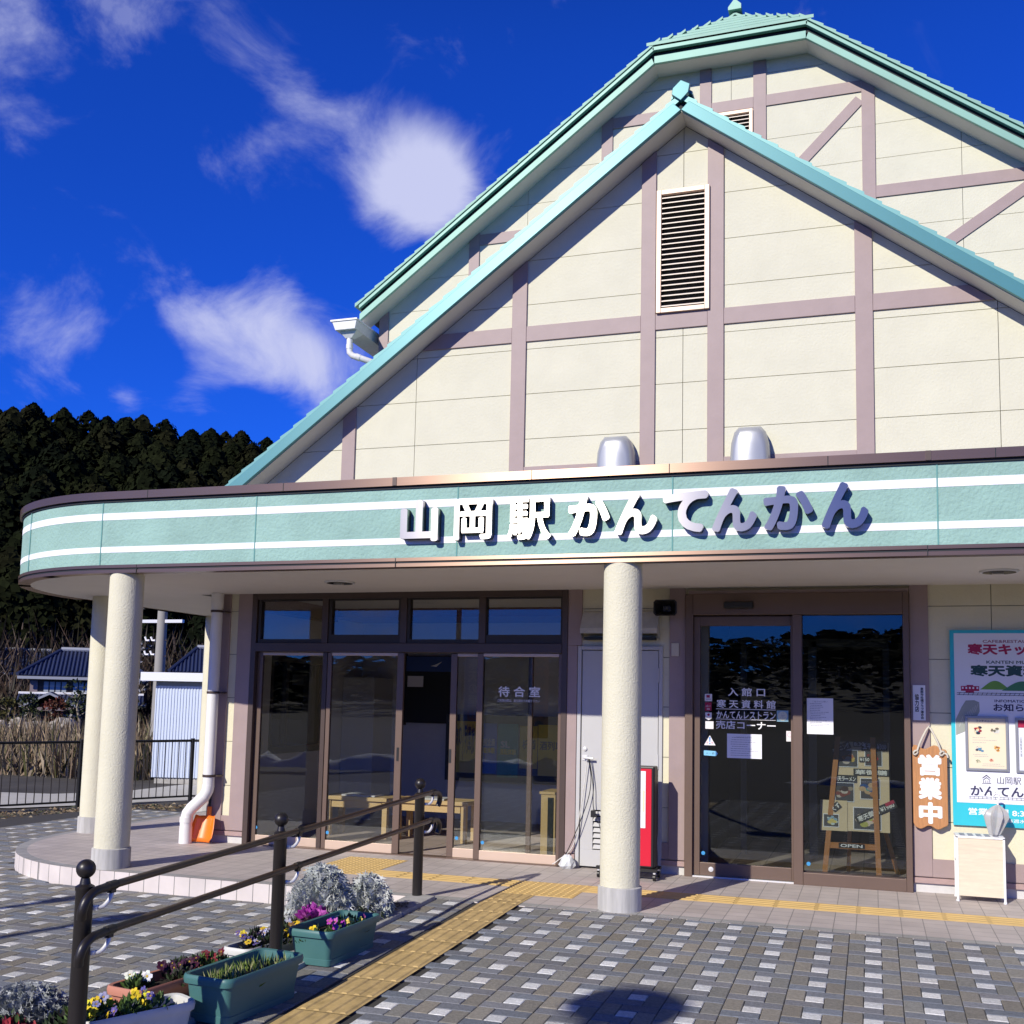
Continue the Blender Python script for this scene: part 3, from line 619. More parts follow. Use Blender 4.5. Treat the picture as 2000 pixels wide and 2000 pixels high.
# ---------------- storefront
SF = empty('storefront'); SF.parent = B
fr = MB()
fr.box(-6.12, -6.06, -.03, .07, 0, 2.57); fr.box(-2.765, -2.71, -.03, .07, 0, 2.57); fr.box(-6.06, -2.765, -.03, .07, 2.50, 2.57)
fr.box(-6.06, -2.765, -.035, .07, 1.96, 2.05)
for x in (-5.27, -4.40, -3.57): fr.box(x - .035, x + .035, -.025, .068, 2.0501, 2.4999)
for x in (-5.265, -3.585): fr.box(x - .025, x + .025, -.0, .066, .0, 1.9599)
fr.build('frame', dbronze, SF, bevel=.004)
for (x0, x1, z0, z1) in [(-6.02, -5.305, 2.09, 2.485), (-5.20, -4.46, 2.135, 2.485), (-4.335, -3.61, 2.09, 2.485), (-3.53, -2.785, 2.135, 2.485)]:
    w = empty('transom_window'); w.parent = B
    f = MB(); X0, X1 = x0 - .03, x1 + .03
    f.box(X0, x0, -.012, .05, 2.052, 2.498); f.box(x1, X1, -.012, .05, 2.052, 2.498); f.box(x0, x1, -.012, .05, z1, 2.498); f.box(x0, x1, -.012, .05, 2.052, z0); f.build('sash', dkframe, w)
    MB().box(x0, x1, .018, .024, z0, z1).build('pane', glas, w)
def sdoor(x0, x1, y, ls=.06, rs=.06, hand=None, rail=.085, g=None, z1=1.955, m=None):
    d = empty('sliding_door'); d.parent = B; m = m or bronze
    f = MB(); f.box(x0, x0 + ls, y, y + .035, .012, z1); f.box(x1 - rs, x1, y, y + .035, .012, z1); f.build('stile', doorb, d, bevel=.003)
    f = MB(); f.box(x0 + ls, x1 - rs, y + .002, y + .033, .012, .012 + rail); f.box(x0 + ls, x1 - rs, y + .002, y + .033, z1 - .03, z1); f.build('rail', lvf if rail < .1 else doorb, d, bevel=.002)
    MB().box(x0 + ls, x1 - rs, y + .015, y + .021, .012 + rail, z1 - .03).build('pane', g or glas, d)
    if hand is not None: MB().box(hand - .012, hand + .012, y - .003, y + .001, .90, 1.03).build('handle', blk, d)
    return d
sdoor(-6.06, -5.23, .025); sdoor(-5.225, -4.385, -.015, .045, .07, hand=-4.42); sdoor(-3.90, -3.06, .025, .065, .045, hand=-3.885); sdoor(-3.61, -2.765, -.018, .06, .03)
MB().box(-6.06, -2.765, -.04, .08, -.002, .011).build('door_track', doorb, B)
# waiting room lettering on the glass
t = text('待 合 室', 'door_lettering', -3.395, 1.545, -2.975, 1.645, -.009, whitep, B, off=.02, res=3)
text('ご利用の際は、扉を閉めてお乗り下さい', 'door_lettering', -3.40, 1.495, -2.98, 1.522, -.009, whitep, B, off=.005)

# service door
D_ = empty('service_door'); D_.parent = B
f = MB(); f.box(-2.61, -2.575, -.02, .05, 0, 2.03); f.box(-1.845, -1.81, -.02, .05, 0, 2.03); f.box(-2.575, -1.845, -.02, .05, 1.995, 2.03); f.build('frame', greyd, D_, bevel=.003)
f = MB(); f.box(-2.568, -1.852, -.006, .03, .02, .17); f.box(-2.568, -2.45, -.006, .03, .17, .53); f.box(-1.97, -1.852, -.006, .03, .17, .53); f.box(-2.568, -1.852, -.006, .03, .53, 1.988); f.build('leaf', greyd, D_, bevel=.002)
f = MB()
for i in range(7): z = .18 + i * .05; f.add([(-2.45, -.004, z), (-1.97, -.004, z), (-1.97, .018, z + .035), (-2.45, .018, z + .035)], [(0, 1, 2, 3)])
f.build('vent_slats', greyd, D_); MB().box(-2.45, -1.97, .02, .028, .17, .53).build('vent_backing', black, D_)
MB().lathe((0, 0, 0), [(.018, 0), (.018, .012), (.01, .016)], 20).build('lock', alum, D_, smooth=40).matrix_local = Matrix.Translation((-2.53, -.006, 1.08)) @ Matrix.Rotation(PI / 2, 4, 'X')
b = MB(); b.tube([(-2.53, -.006, 1.0), (-2.53, -.055, 1.0), (-2.515, -.06, 1.0), (-2.44, -.06, .998)], .010, 10); b.box(-2.555, -2.505, -.012, -.005, .975, 1.025); b.build('handle', alum, D_, smooth=50)
for z in (.92, 1.70, .2): MB().box(-1.858, -1.842, -.028, -.005, z, z + .13).build('hinge', greyd, D_)
MB().box(-1.75 - .0, -1.75 + .0001, 0, .0001, 0, .0001)
# exhaust duct hood above
hd = empty('exhaust_hood'); hd.parent = B
MB().add([(-2.56, 0, 2.36), (-1.84, 0, 2.36), (-1.84, -.05, 2.34), (-2.56, -.05, 2.34), (-2.56, 0, 2.08), (-1.84, 0, 2.08), (-1.84, -.14, 2.14), (-2.56, -.14, 2.14), (-1.84, -.14, 2.19), (-2.56, -.14, 2.19)],
         [(0, 3, 2, 1), (3, 9, 8, 2), (9, 7, 6, 8), (0, 4, 7, 9, 3), (1, 2, 8, 6, 5)]).build('hood', mat('cream_metal_hood', (.52, .50, .42), .6, var=.15, vs=10), hd)
MB().box(-2.53, -1.87, -.11, -.01, 2.085, 2.11).build('dark_opening', black, hd)
MB().box(-1.73, -1.66, -.034, -.02, 1.94, 2.06).build('wall_cover_plate', mat('beige_plastic', (.56, .52, .43), .5), B, bevel=.004)

# entrance
EN = empty('entrance_frame'); EN.parent = B
f = MB(); f.box(-1.60, -1.53, -.06, .10, 0, 2.50); f.box(.25, .30, -.075, .10, 0, 2.50); f.box(-1.53, .25, -.075, .10, 2.31, 2.50); f.build('jamb', doorb, EN, bevel=.004)
f = MB(); f.box(-.66, -.58, -.075, .06, 0, 2.309); f.box(-.58, .25, -.074, .05, 0, .105); f.build('mullion', doorb, EN, bevel=.004)
MB().box(-.58, .25, -.0, .006, .105, 2.31).build('pane', glasd, EN)
d = empty('automatic_door'); d.parent = B
f = MB(); f.box(-1.53, -1.47, -.02, .02, .015, 2.30); f.box(-.68, -.662, -.02, .02, .015, 2.30); f.box(-1.47, -.68, -.018, .018, .015, .125); f.box(-1.47, -.68, -.018, .018, 2.215, 2.30); f.build('leaf_frame', doorb, d, bevel=.003)
MB().box(-1.47, -.68, -.003, .003, .125, 2.215).build('pane', glasd, d)
MB().lathe((0, 0, 0), [(.022, 0), (.022, .004), (.008, .006)], 20).build('lock', alum, d, smooth=40).matrix_local = Matrix.Translation((-1.37, -.018, .07)) @ Matrix.Rotation(PI / 2, 4, 'X')
b = MB(); b.box(-1.25, -.99, -.125, -.075, 2.365, 2.425); b.build('door_sensor', blk, B, bevel=.012)
MB().box(-1.57, .3, -.05, .12, 2.502, 2.53).build('header_trim', pink, B)
MB().box(-1.53, .25, -.05, .10, -.001, .012).build('threshold', alum, B)
for i, (s_, x0, x1, z0, z1) in enumerate([('入 館 口', -1.225, -.90, 1.59, 1.665), ('寒 天 資 料 館', -1.325, -.81, 1.483, 1.558), ('かんてんレストラン', -1.325, -.81, 1.39, 1.458), ('売店コーナー', -1.33, -.81, 1.298, 1.372)]):
    text(s_, 'door_lettering', x0, z0, x1, z1, -.0075, whitep, B, off=.02, res=3)
b = MB()
for z in (1.472, 1.382): b.box(-1.33, -.81, -.0075, -.0065, z, z + .005)
b.build('door_lettering_rules', whitep, B)

# ================================================================= interior of the waiting room and hall (parts of the building)
iw = mat('grey_interior_wall', (.62, .61, .60), .85, var=.04); iw2 = mat('grey_partition', (.26, .25, .255), .8)
ifl = grid_mat('interior_floor_tile', (.42, .34, .30), .30, .008, (.18, .15, .14), offx=.1, offy=.07)
MB().box(-6.415, -2.0, .10, 3.2, -.05, .004).build('room_floor', ifl, B)
MB().box(-6.41, -2.0, .12, 3.3, 2.585, 2.68).build('room_ceiling', mat('room_ceiling_board', (.70, .68, .64), .8), B)
rw = MB(); rw.box(-6.415, -2.0, 3.1, 3.2, 0, 2.6); rw.box(-2.62, -2.5, .12, 3.1, 0, 2.6); rw.box(-6.418, -6.40, .12, .85, 0, 2.6); rw.box(-6.418, -6.40, .85, 2.13, 0, .86); rw.box(-6.418, -6.40, 2.13, 3.1, 0, 2.6); rw.box(-6.418, -6.40, .85, 2.13, 1.99, 2.6); rw.build('room_wall', iw, B)
MB().box(-6.39, -2.63, 2.0, 3.0, 2.48, 2.583).build('ceiling_beam', mat('red_brown_wood', (.16, .05, .03), .5, var=.2, stretch=(1, 12, 12)), B)
MB().box(-6.395, -6.2, .13, 1.99, 2.42, 2.583).build('ceiling_beam', MATS['red_brown_wood'], B)
w = empty('side_window'); w.parent = B
f = MB(); f.box(-6.5, -6.39, .85, .90, .86, 1.99); f.box(-6.5, -6.39, 2.08, 2.13, .86, 1.99); f.box(-6.5, -6.39, .90, 2.08, 1.90, 1.99); f.box(-6.5, -6.39, .90, 2.08, .86, .94); f.box(-6.48, -6.42, 1.22, 1.28, .94, 1.90); f.build('window_frame', dkframe, w)
MB().box(-6.46, -6.454, .90, 2.08, .94, 1.90).build('pane', glas, w)
tw = empty('ticket_window'); tw.parent = B
MB().box(-5.75, -5.10, 3.05, 3.098, 1.20, 2.06).build('window_opening', black, tw); 
f = MB(); f.box(-5.79, -5.75, 3.03, 3.099, 1.17, 2.09); f.box(-5.10, -5.06, 3.03, 3.099, 1.17, 2.09); f.build('window_frame', dkframe, tw)
MB().box(-5.74, -5.11, 3.035, 3.046, 1.86, 2.05).build('blue_valance', mat('navy_valance', (.04, .09, .28), .7), tw)
MB().add([(-5.40, 3.032, 1.93), (-5.33, 3.032, 1.95), (-5.24, 3.032, 1.99), (-5.32, 3.032, 1.92)], [(0, 1, 2, 3)]).build('white_bird_mark', whitep, tw)
MB().box(-5.72, -5.5, 3.036, 3.046, 1.66, 1.80).build('notice', paper, tw)
MB().box(-6.39, -5.95, 2.55, 3.09, .004, 1.76).build('tall_cupboard', mat('grey_cupboard', (.50, .49, .48), .6), B)
# hall vestibule behind the entrance
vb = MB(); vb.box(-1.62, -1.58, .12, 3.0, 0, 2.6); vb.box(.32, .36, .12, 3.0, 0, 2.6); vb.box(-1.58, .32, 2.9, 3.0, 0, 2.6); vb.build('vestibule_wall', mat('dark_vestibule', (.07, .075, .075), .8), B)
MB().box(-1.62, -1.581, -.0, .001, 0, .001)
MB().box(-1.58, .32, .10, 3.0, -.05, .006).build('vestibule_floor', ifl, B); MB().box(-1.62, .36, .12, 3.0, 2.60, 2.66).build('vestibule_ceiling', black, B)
MB().box(-1.56, -1.42, .13, .17, .01, 2.59).build('grey_inner_column', iw, B)
f = MB(); f.box(-1.3, -1.24, 1.6, 1.66, 0, 2.2); f.box(-.62, -.54, 1.6, 1.66, 0, 2.2); f.box(.1, .16, 1.6, 1.66, 0, 2.2); f.box(-1.24, .1, 1.6, 1.66, 2.12, 2.2); f.build('inner_door_frame', mat('grey_inner_frame', (.17, .18, .18), .5), B)

# ================================================================= SIGN LETTERS
SG = empty('sign_lettering'); tag(SG, 'brushed steel raised characters reading the station name across the green fascia', 'sign lettering')
LT = [('山', -3.56, -3.235, 2.745, 3.08), ('岡', -3.10, -2.785, 2.745, 3.07), ('駅', -2.655, -2.305, 2.735, 3.065), ('か', -2.17, -1.85, 2.75, 3.065), ('ん', -1.81, -1.49, 2.75, 3.07), ('て', -1.45, -1.12, 2.755, 3.06), ('ん', -1.09, -.77, 2.75, 3.07), ('か', -.725, -.38, 2.75, 3.07), ('ん', -.325, -.01, 2.75, 3.08)]
for ch, x0, x1, z0, z1 in LT:
    kj = ch in '岡駅'
    text(ch, 'letter', x0, z0, x1, z1, -1.975, steel, SG, off=(.022 if ch == '駅' else .028 if kj else .042), res=5, back=.035)
    o = text(ch, 'letter_side', x0 + .001, z0 + .001, x1 - .001, z1 - .001, -1.939, mat('dark_letter_return', (.035, .037, .042), .5), SG, off=(.021 if ch == '駅' else .027 if kj else .041), res=4, back=.036)
    for k in (0,): pass

# ================================================================= WALL THINGS
# rain pipe at the left corner
dp = empty('downpipe'); tag(dp, 'white plastic downpipe with an offset bend at the left corner of the hall', 'downpipe')
dp.location = (0, 0, 0)
px_ = -6.475; R_ = .058
b = MB(); b.tube([(px_, -.13, 2.559), (px_, -.13, .56)], R_, 20); b.tube([(px_, -.13, .585), (px_ - .005, -.135, .53), (px_ - .03, -.15, .47), (px_ - .14, -.20, .35), (px_ - .17, -.215, .30), (px_ - .18, -.22, .24), (px_ - .18, -.22, .002)], [R_ + .003] * 7, 20)
b.tube([(px_, -.13, 2.556), (px_, -.13, 2.40)], R_ + .006, 20); b.tube([(px_ - .18, -.22, .265), (px_ - .18, -.22, .21)], R_ + .008, 20); b.tube([(px_ - .18, -.22, .17), (px_ - .18, -.22, .002)], R_ + .006, 20); b.build('pipe', pvc, dp, smooth=50)
for z in (2.37, 1.53, .68): MB().tube([(px_, -.13, z + .012), (px_, -.13, z - .012)], R_ + .006, 20).box(px_ + .04, px_ + .09, -.12, -.018, z - .008, z + .008).build('pipe_clamp', dbronze, dp)

# loudspeaker
sp = empty('loudspeaker'); tag(sp, 'black outdoor horn loudspeaker mounted high on the pink pier left of the entrance', 'loudspeaker')
b = MB(); prof = [(-.105, -.05), (-.085, -.072), (.085, -.072), (.105, -.05), (.105, .05), (.085, .072), (-.085, .072), (-.105, .05)]
cx, cz = -1.755, 2.365
vs = []
for s_, y in [(.45, -.03), (.62, -.09), (1.0, -.20), (1.0, -.225)]: vs += [(cx + x * s_, y, cz + z * s_) for x, z in prof]
for s_, y in [(.90, -.223), (.35, -.13)]: vs += [(cx + x * s_, y, cz + z * s_) for x, z in prof]
b.add(vs, [tuple(range(8))] + [(k * 8 + i, k * 8 + (i + 1) % 8, (k + 1) * 8 + (i + 1) % 8, (k + 1) * 8 + i) for k in range(5) for i in range(8)] + [tuple(range(47, 39, -1))])
b.build('horn', blk, sp, smooth=35); MB().box(cx - .02, cx + .02, -.05, -.022, cz - .05, cz + .05).build('bracket', blk, sp); MB().lathe((0, 0, 0), [(.016, 0), (.012, .01), (.002, .013)], 16).build('driver_cap', mat('dull_grey_cap', (.12, .12, .12), .4), sp, smooth=40).matrix_local = Matrix.Translation((cx, -.135, cz)) @ Matrix.Rotation(PI / 2, 4, 'X')

# cables from the service door handle
cb = MB()
def sag(pts, n=24):
    """ smooth curve through points """
    P = [Vector(p) for p in pts]; out = []
    for i in range(len(P) - 1):
        a, b_, c, d_ = P[max(i - 1, 0)], P[i], P[i + 1], P[min(i + 2, len(P) - 1)]
        for k in range(8):
            t = k / 8; out.append(.5 * ((2 * b_) + (-a + c) * t + (2 * a - 5 * b_ + 4 * c - d_) * t * t + (-a + 3 * b_ - 3 * c + d_) * t ** 3))
    out.append(P[-1]); return out
wc = mat('white_cable', (.7, .68, .64), .5)
tag(MB().tube(sag([(-2.50, -.05, .99), (-2.52, -.04, .8), (-2.56, -.05, .5), (-2.62, -.06, .2), (-2.76, -.08, .06), (-2.80, -.10, .03)]), .0045, 6).build('power_cable', wc, smooth=60), 'white power cable hanging from the service door handle down to the storefront corner', 'cable')
tag(MB().tube(sag([(-2.485, -.05, .99), (-2.46, -.05, .8), (-2.49, -.06, .6), (-2.60, -.08, .30), (-2.70, -.07, .09), (-2.74, -.06, .05)]), .004, 6).build('power_cable', blk, smooth=60), 'thin dark cable crossing the service door from its handle to the lower left', 'cable')
tag(MB().tube(sag([(-2.475, -.055, .99), (-2.44, -.05, .75), (-2.43, -.06, .55), (-2.36, -.10, .40), (-2.30, -.2, .20)]), .004, 6).box(-2.45, -2.41, -.085, -.05, .47, .53).build('power_cable', blk, smooth=60), 'black plug lead dangling in front of the door vent behind the column', 'cable')

# red illuminated stand sign behind the column
redm = mat('red_sign_face', (.62, .01, .035), .35); rs = empty('stand_sign', (0, 0, 0)); tag(rs, 'red and black wheeled stand sign half hidden behind the middle column', 'stand sign')
MB().box(-2.27, -1.80, -.42, -.26, .10, .965).build('cabinet', blk, rs, bevel=.012)
MB().box(-2.245, -1.825, -.424, -.4205, .12, .945).build('red_face', redm, rs)
MB().box(-2.19, -1.875, -.428, -.4245, .44, .925).build('white_panel', paper, rs)
MB().box(-1.90, -1.885, -.431, -.4285, .58, .76).build('yellow_strip', mat('cream_strip', (.75, .70, .45), .6), rs)
b = MB(); b.box(-2.30, -1.77, -.46, -.42, .075, .10); b.box(-2.30, -1.77, -.26, -.22, .075, .10); b.box(-2.28, -2.24, -.42, -.26, .075, .10); b.box(-1.83, -1.79, -.42, -.26, .075, .10); b.build('base_frame', blk, rs)
for x in (-2.28, -1.79):
    for y in (-.44, -.24):
        o = MB().lathe((0, 0, -.012), [(.014, 0), (.03, .002), (.03, .022), (.014, .024)], 16).build('caster', blk, rs, smooth=40); o.matrix_local = Matrix.Translation((x, y, .031)) @ Matrix.Rotation(PI / 2, 4, 'Y')
        MB().box(x - .01, x + .01, y - .01, y + .01, .05, .075).build('caster_fork', alum, rs)

# glass stickers and notices
def sticker(name, label, x0, x1, z0, z1, m, y=-.0072, poly=None, mark=None, mm=None):
    o = MB().prism(poly or [(x0, z0), (x1, z0), (x1, z1), (x0, z1)], y - .0012, y).build(name, m); tag(o, label, 'sticker' if name == 'sticker' else 'notice')
    return o
wst = mat('white_sticker', (.78, .76, .76), .5); rst = mat('crimson_sticker', (.38, .01, .05), .45); bst = mat('light_blue_sticker', (.22, .55, .80), .45)
def lines(o, x0, x1, z0, z1, n, m, y, seed=1, th=.004, al=0):
    rnd = random.Random(seed); b = MB(); h = (z1 - z0) / n
    for i in range(n):
        z = z1 - (i + .5) * h; L = (x1 - x0) * rnd.uniform(.45, 1)
        a = x0 + (x1 - x0 - L) * (.5 if al else rnd.choice([0, 0, .1])); x = a
        while x < a + L - .004:
            wd = min(rnd.uniform(.008, .03), a + L - x); b.add([(x, y, z - th / 2), (x + wd, y, z - th / 2), (x + wd, y, z + th / 2), (x, y, z + th / 2)], [(0, 1, 2, 3)]); x += wd + .003
    return b.build('print', m, o)
grey_ink = mat('grey_print', (.30, .31, .36), .7)
o = sticker('sticker', 'white square payment sticker at the top of the column of stickers on the entrance glass', -1.43, -1.365, 1.54, 1.605, wst); MB().box(-1.415, -1.385, -.0096, -.0085, 1.572, 1.596).build('mark', rst, o); MB().box(-1.42, -1.375, -.0096, -.0085, 1.555, 1.562).build('mark', grey_ink, o)
o = sticker('sticker', 'crimson rectangular sticker second from the top on the entrance glass', -1.428, -1.37, 1.455, 1.53, rst); text('d払い', 'lettering', -1.42, 1.487, -1.378, 1.508, -.0088, whitep, o); MB().box(-1.412, -1.386, -.0096, -.0085, 1.468, 1.474).build('mark', whitep, o)
o = sticker('sticker', 'white shield shaped sticker below the crimson one on the entrance glass', 0, 0, 0, 0, wst, poly=[(-1.425, 1.388), (-1.395, 1.372), (-1.368, 1.388), (-1.368, 1.44), (-1.425, 1.44)]); MB().lathe((0, 0, 0), [(.011, 0), (.011, .001)], 16).build('mark', rst, o).matrix_local = Matrix.Translation((-1.396, -.0085, 1.42)) @ Matrix.Rotation(PI / 2, 4, 'X')
sticker('sticker', 'plain white rounded sticker under the shield sticker on the entrance glass', -1.424, -1.352, 1.295, 1.362, wst)
o = sticker('sticker', 'white warning triangle sticker with a blue exclamation mark on the entrance glass', 0, 0, 0, 0, wst, poly=[(-1.435, 1.15), (-1.333, 1.15), (-1.384, 1.238)]); b = MB(); b.prism([(-1.391, 1.222), (-1.377, 1.222), (-1.381, 1.178), (-1.387, 1.178)], -.0096, -.0085); b.box(-1.389, -1.379, -.0096, -.0085, 1.16, 1.17); b.build('exclamation_mark', mat('blue_ink', (.02, .22, .6), .5), o)
b = MB(); b.box(-1.413, -1.399, -.0096, -.0085, 1.166, 1.182); b.box(-1.37, -1.356, -.0096, -.0085, 1.166, 1.182); b.build('pink_mark', mat('pink_ink', (.8, .45, .5), .5), o)
o = sticker('sticker', 'light blue arrow shaped sticker pointing right on the entrance glass', 0, 0, 0, 0, bst, poly=[(-1.437, 1.06), (-1.33, 1.056), (-1.312, 1.078), (-1.33, 1.10), (-1.437, 1.104)]); text('入一自', 'lettering', -1.42, 1.07, -1.345, 1.09, -.0088, ink, o)
o = sticker('sticker', 'pale blue square sticker with a round drawing beside the white lettering', -.80, -.702, 1.375, 1.472, mat('sky_blue_sticker', (.25, .45, .55), .5)); MB().lathe((0, 0, 0), [(.041, 0), (.041, .0008)], 28).build('round_drawing', mat('cream_disc', (.62, .66, .52), .6), o).matrix_local = Matrix.Translation((-.751, -.0086, 1.423)) @ Matrix.Rotation(PI / 2, 4, 'X')
b = MB(); rnd = random.Random(4)
for i in range(14):
    a = rnd.uniform(0, 2 * PI); r = rnd.uniform(.004, .03); x, z = -.751 + r * math.cos(a), 1.423 + r * math.sin(a); b.box(x - .003, x + .003, -.0102, -.0096, z - .002, z + .002)
b.build('drawing_lines', grey_ink, o)
o = sticker('sticker', 'white sticker with a pink no smoking circle at the sliding door edge', -.72, -.664, 1.205, 1.295, wst)
MB().lathe((0, 0, 0), [(.021, 0), (.021, .0008), (.016, .0008), (.016, 0)], 24, cap=False).build('pink_ring', MATS['pink_ink'], o).matrix_local = Matrix.Translation((-.692, -.0086, 1.262)) @ Matrix.Rotation(PI / 2, 4, 'X')
o = sticker('notice', 'landscape paper notice taped under the white lettering on the sliding glass', -1.232, -.93, 1.045, 1.258, paper); lines(o, -1.20, -.96, 1.06, 1.235, 9, grey_ink, -.0087, 3); text('お知らせとお願い', 'lettering', -1.15, 1.222, -1.01, 1.236, -.0088, grey_ink, o)
o = sticker('notice', 'tall paper notice taped at the top left of the fixed right glass', -.545, -.325, 1.275, 1.585, paper, y=-.0015); lines(o, -.52, -.35, 1.34, 1.545, 14, grey_ink, -.0030, 8); text('ご協力のお願い', 'lettering', -.50, 1.548, -.37, 1.563, -.0031, grey_ink, o)
for x, z, lb in [(-1.44, .205, 'tiny blue round sticker at the lower left of the sliding entrance glass'), (-.54, .17, 'tiny blue round sticker at the lower left of the fixed entrance glass'), (-6.0, .17, 'tiny blue sticker low on the leftmost storefront pane'), (-5.16, .17, 'tiny blue sticker low on the second storefront pane'), (-3.80, .19, 'tiny pale blue sticker low on the narrow storefront pane'), (-3.52, .17, 'tiny pale blue sticker low on the storefront pane with the white lettering')]:
    o = MB().lathe((0, 0, 0), [(.017, 0), (.017, .001)], 16).build('sticker', mat('blue_dot', (.05, .30, .62), .4)); o.matrix_world = Matrix.Translation((x, (-.0045 if -1.5 < x < -.6 else .0 if x > -1 else .038 if (x < -5.5 or -3.9 < x < -3.6) else -.005), z)) @ Matrix.Rotation(PI / 2, 4, 'X'); tag(o, lb, 'sticker')

# small enamel plate
o = MB().box(.322, .422, -.030, -.0225, 1.415, 1.71).build('plate_sign', whitep); tag(o, 'narrow white plate with vertical black lettering on the pink pier right of the entrance', 'plate sign')
text('恵\n那\n市\n社\n福\nク\nラ\nブ\n連\n合\n会', 'lettering', .382, 1.425, .408, 1.69, -.0306, ink, o, off=.03)
text('協\n力\n店', 'lettering', .338, 1.485, .370, 1.635, -.0306, ink, o, off=.03)

# wooden hanging sign
wood = mat('orange_brown_wood', (.48, .225, .085), .6, var=.22, vs=6, stretch=(22, 10, 1.6))
ws = empty('wooden_sign', (0, 0, 0)); tag(ws, 'orange brown wavy edged wooden board hung by a rope, big white characters', 'wooden sign')
top = [(.31 + .27 * t, 1.195 + .016 * math.sin(t * 11 + .8) + (-.02 if t in (0, 1) else 0)) for t in [i / 22 for i in range(23)]]
bot = [(.31 + .27 * t, .538 + .014 * math.sin(t * 12.5 + 2.2) + (.022 if t in (0, 1) else 0)) for t in [i / 22 for i in range(23)]][::-1]
MB().prism(bot[::-1] + top[::-1], -.075, -.043).build('board', wood, ws, bevel=.005)
for ch, z0, z1 in (('営', .96, 1.135), ('業', .765, .945), ('中', .568, .745)): text(ch, 'lettering', .352, z0, .535, z1, -.0775, whitep, ws, off=.052, res=4)
rope = mat('white_rope', (.62, .58, .50), .8, bump=.5, bs=200); b = MB()
for (x, x2, z2) in [(.345, .443, 1.362), (.535, .447, 1.362)]: b.tube(sag([(x, -.085, 1.155), (x + (.443 - x) * .3, -.085, 1.24), (x + (.443 - x) * .75, -.07, 1.33), (x2, -.045, z2)]), .0085, 8)
rnd = random.Random(2)
for x in (.335, .54):
    for i in range(7):
        a = i * .9; b.tube(sag([(x + .018 * math.cos(a + k), -.085 - .010 * math.sin(a * 2 + k), 1.148 + .018 * math.sin(a + k * 1.3)) for k in (0, .8, 1.6, 2.4)]), .0065, 6)
b.tube(sag([(.55, -.085, 1.15), (.575, -.09, 1.142), (.585, -.09, 1.115)]), .008, 8); b.build('rope', rope, ws, smooth=60)
MB().tube([(.445, -.02, 1.364), (.445, -.062, 1.362), (.445, -.066, 1.375)], .004, 6).build('hook', alum, ws)

# information board
ib = empty('information_board', (0, 0, 0)); tag(ib, 'large turquoise framed information board with poster cases on the right wall', 'information board')
tq = mat('turquoise_board', (.03, .50, .60), .45); bw = mat('white_board_face', (.80, .81, .86), .5)
MB().box(.62, 2.5, -.030, -.0185, .565, 2.175).build('panel', tq, ib, bevel=.002); MB().box(.652, 2.47, -.0325, -.0305, .752, 2.148).build('white_face', bw, ib)
crim = mat('crimson_ink', (.40, .015, .08), .6); dg = mat('dark_green_ink', (.02, .07, .07), .6); navy = mat('navy_ink', (.03, .03, .09), .6); F_ = -.0330
def tx(s_, x0, z0, x1, z1, m, off=.02, y=F_): return text(s_, 'lettering', x0, z0, x1, z1, y, m, ib, off=off, res=3)
tx('CAFE&RESTAURANT', .875, 2.068, 1.35, 2.092, mat('mauve_ink', (.30, .10, .15), .6)); tx('寒天キッチン', .757, 1.968, 1.44, 2.062, crim, .045)
tx('KANTEN MUSEUM', .90, 1.895, 1.33, 1.921, dg, .02); tx('寒天資料館', .775, 1.79, 1.44, 1.885, dg, .045)
tx('INFOMATION', .955, 1.578, 1.22, 1.60, navy, .02); tx('お知らせ', .945, 1.505, 1.26, 1.568, navy, .03)
b = MB(); b.prism([(.845 + .235 * t, 1.682 + .072 * math.sin(t * PI) ** 1.3) for t in [i / 16 for i in range(17)]][::-1], F_ - .001, F_); b.build('light_green_hill', mat('light_green_ink', (.16, .36, .06), .6), ib)
b = MB(); b.prism([(1.01 + .32 * t, 1.674 + .078 * math.sin(t * PI) ** 1.2) for t in [i / 16 for i in range(17)]][::-1], F_ - .0018, F_ - .0011); b.build('dark_green_hill', mat('mid_green_ink', (.05, .22, .10), .6), ib)
b = MB(); b.box(.70, .84, F_ - .001, F_, 1.668, 1.708); b.box(.745, .795, F_ - .001, F_, 1.7085, 1.717); b.box(.735, .80, F_ - .001, F_, 1.655, 1.6675); b.build('red_train', crim, ib)
b = MB()
for x in (.708, .735, .762, .789, .820): b.box(x, x + .013, F_ - .0018, F_ - .0011, 1.685, 1.70)
b.build('train_windows', bw, ib)
b = MB(); b.box(.668, 1.9, F_ - .001, F_, 1.650, 1.6535); b.box(.668, 1.9, F_ - .001, F_, 1.634, 1.6375)
for i in range(24): x = .68 + i * .035; b.prism([(x, 1.632), (x + .004, 1.632), (x + .016, 1.656), (x + .012, 1.656)], F_ - .0018, F_ - .0011)
b.build('railway_line', ink, ib)
b = MB(); b.prism([(.655, 1.30), (.655, 1.43), (.70, 1.53), (.735, 1.588), (.80, 1.592), (.838, 1.575), (.84, 1.50), (.80, 1.42), (.72, 1.33)], F_ - .001, F_); b.build('grey_brush_shape', mat('grey_green_ink', (.33, .36, .32), .6), ib)
b = MB()
for k in range(7): x = .68 + k * .02; b.prism([(x, 1.37 + k * .02), (x + .003, 1.37 + k * .02), (x + .033, 1.46 + k * .018), (x + .03, 1.46 + k * .018)], F_ - .0018, F_ - .0011)
b.build('brush_strokes', mat('pale_stroke', (.6, .6, .56), .6), ib)
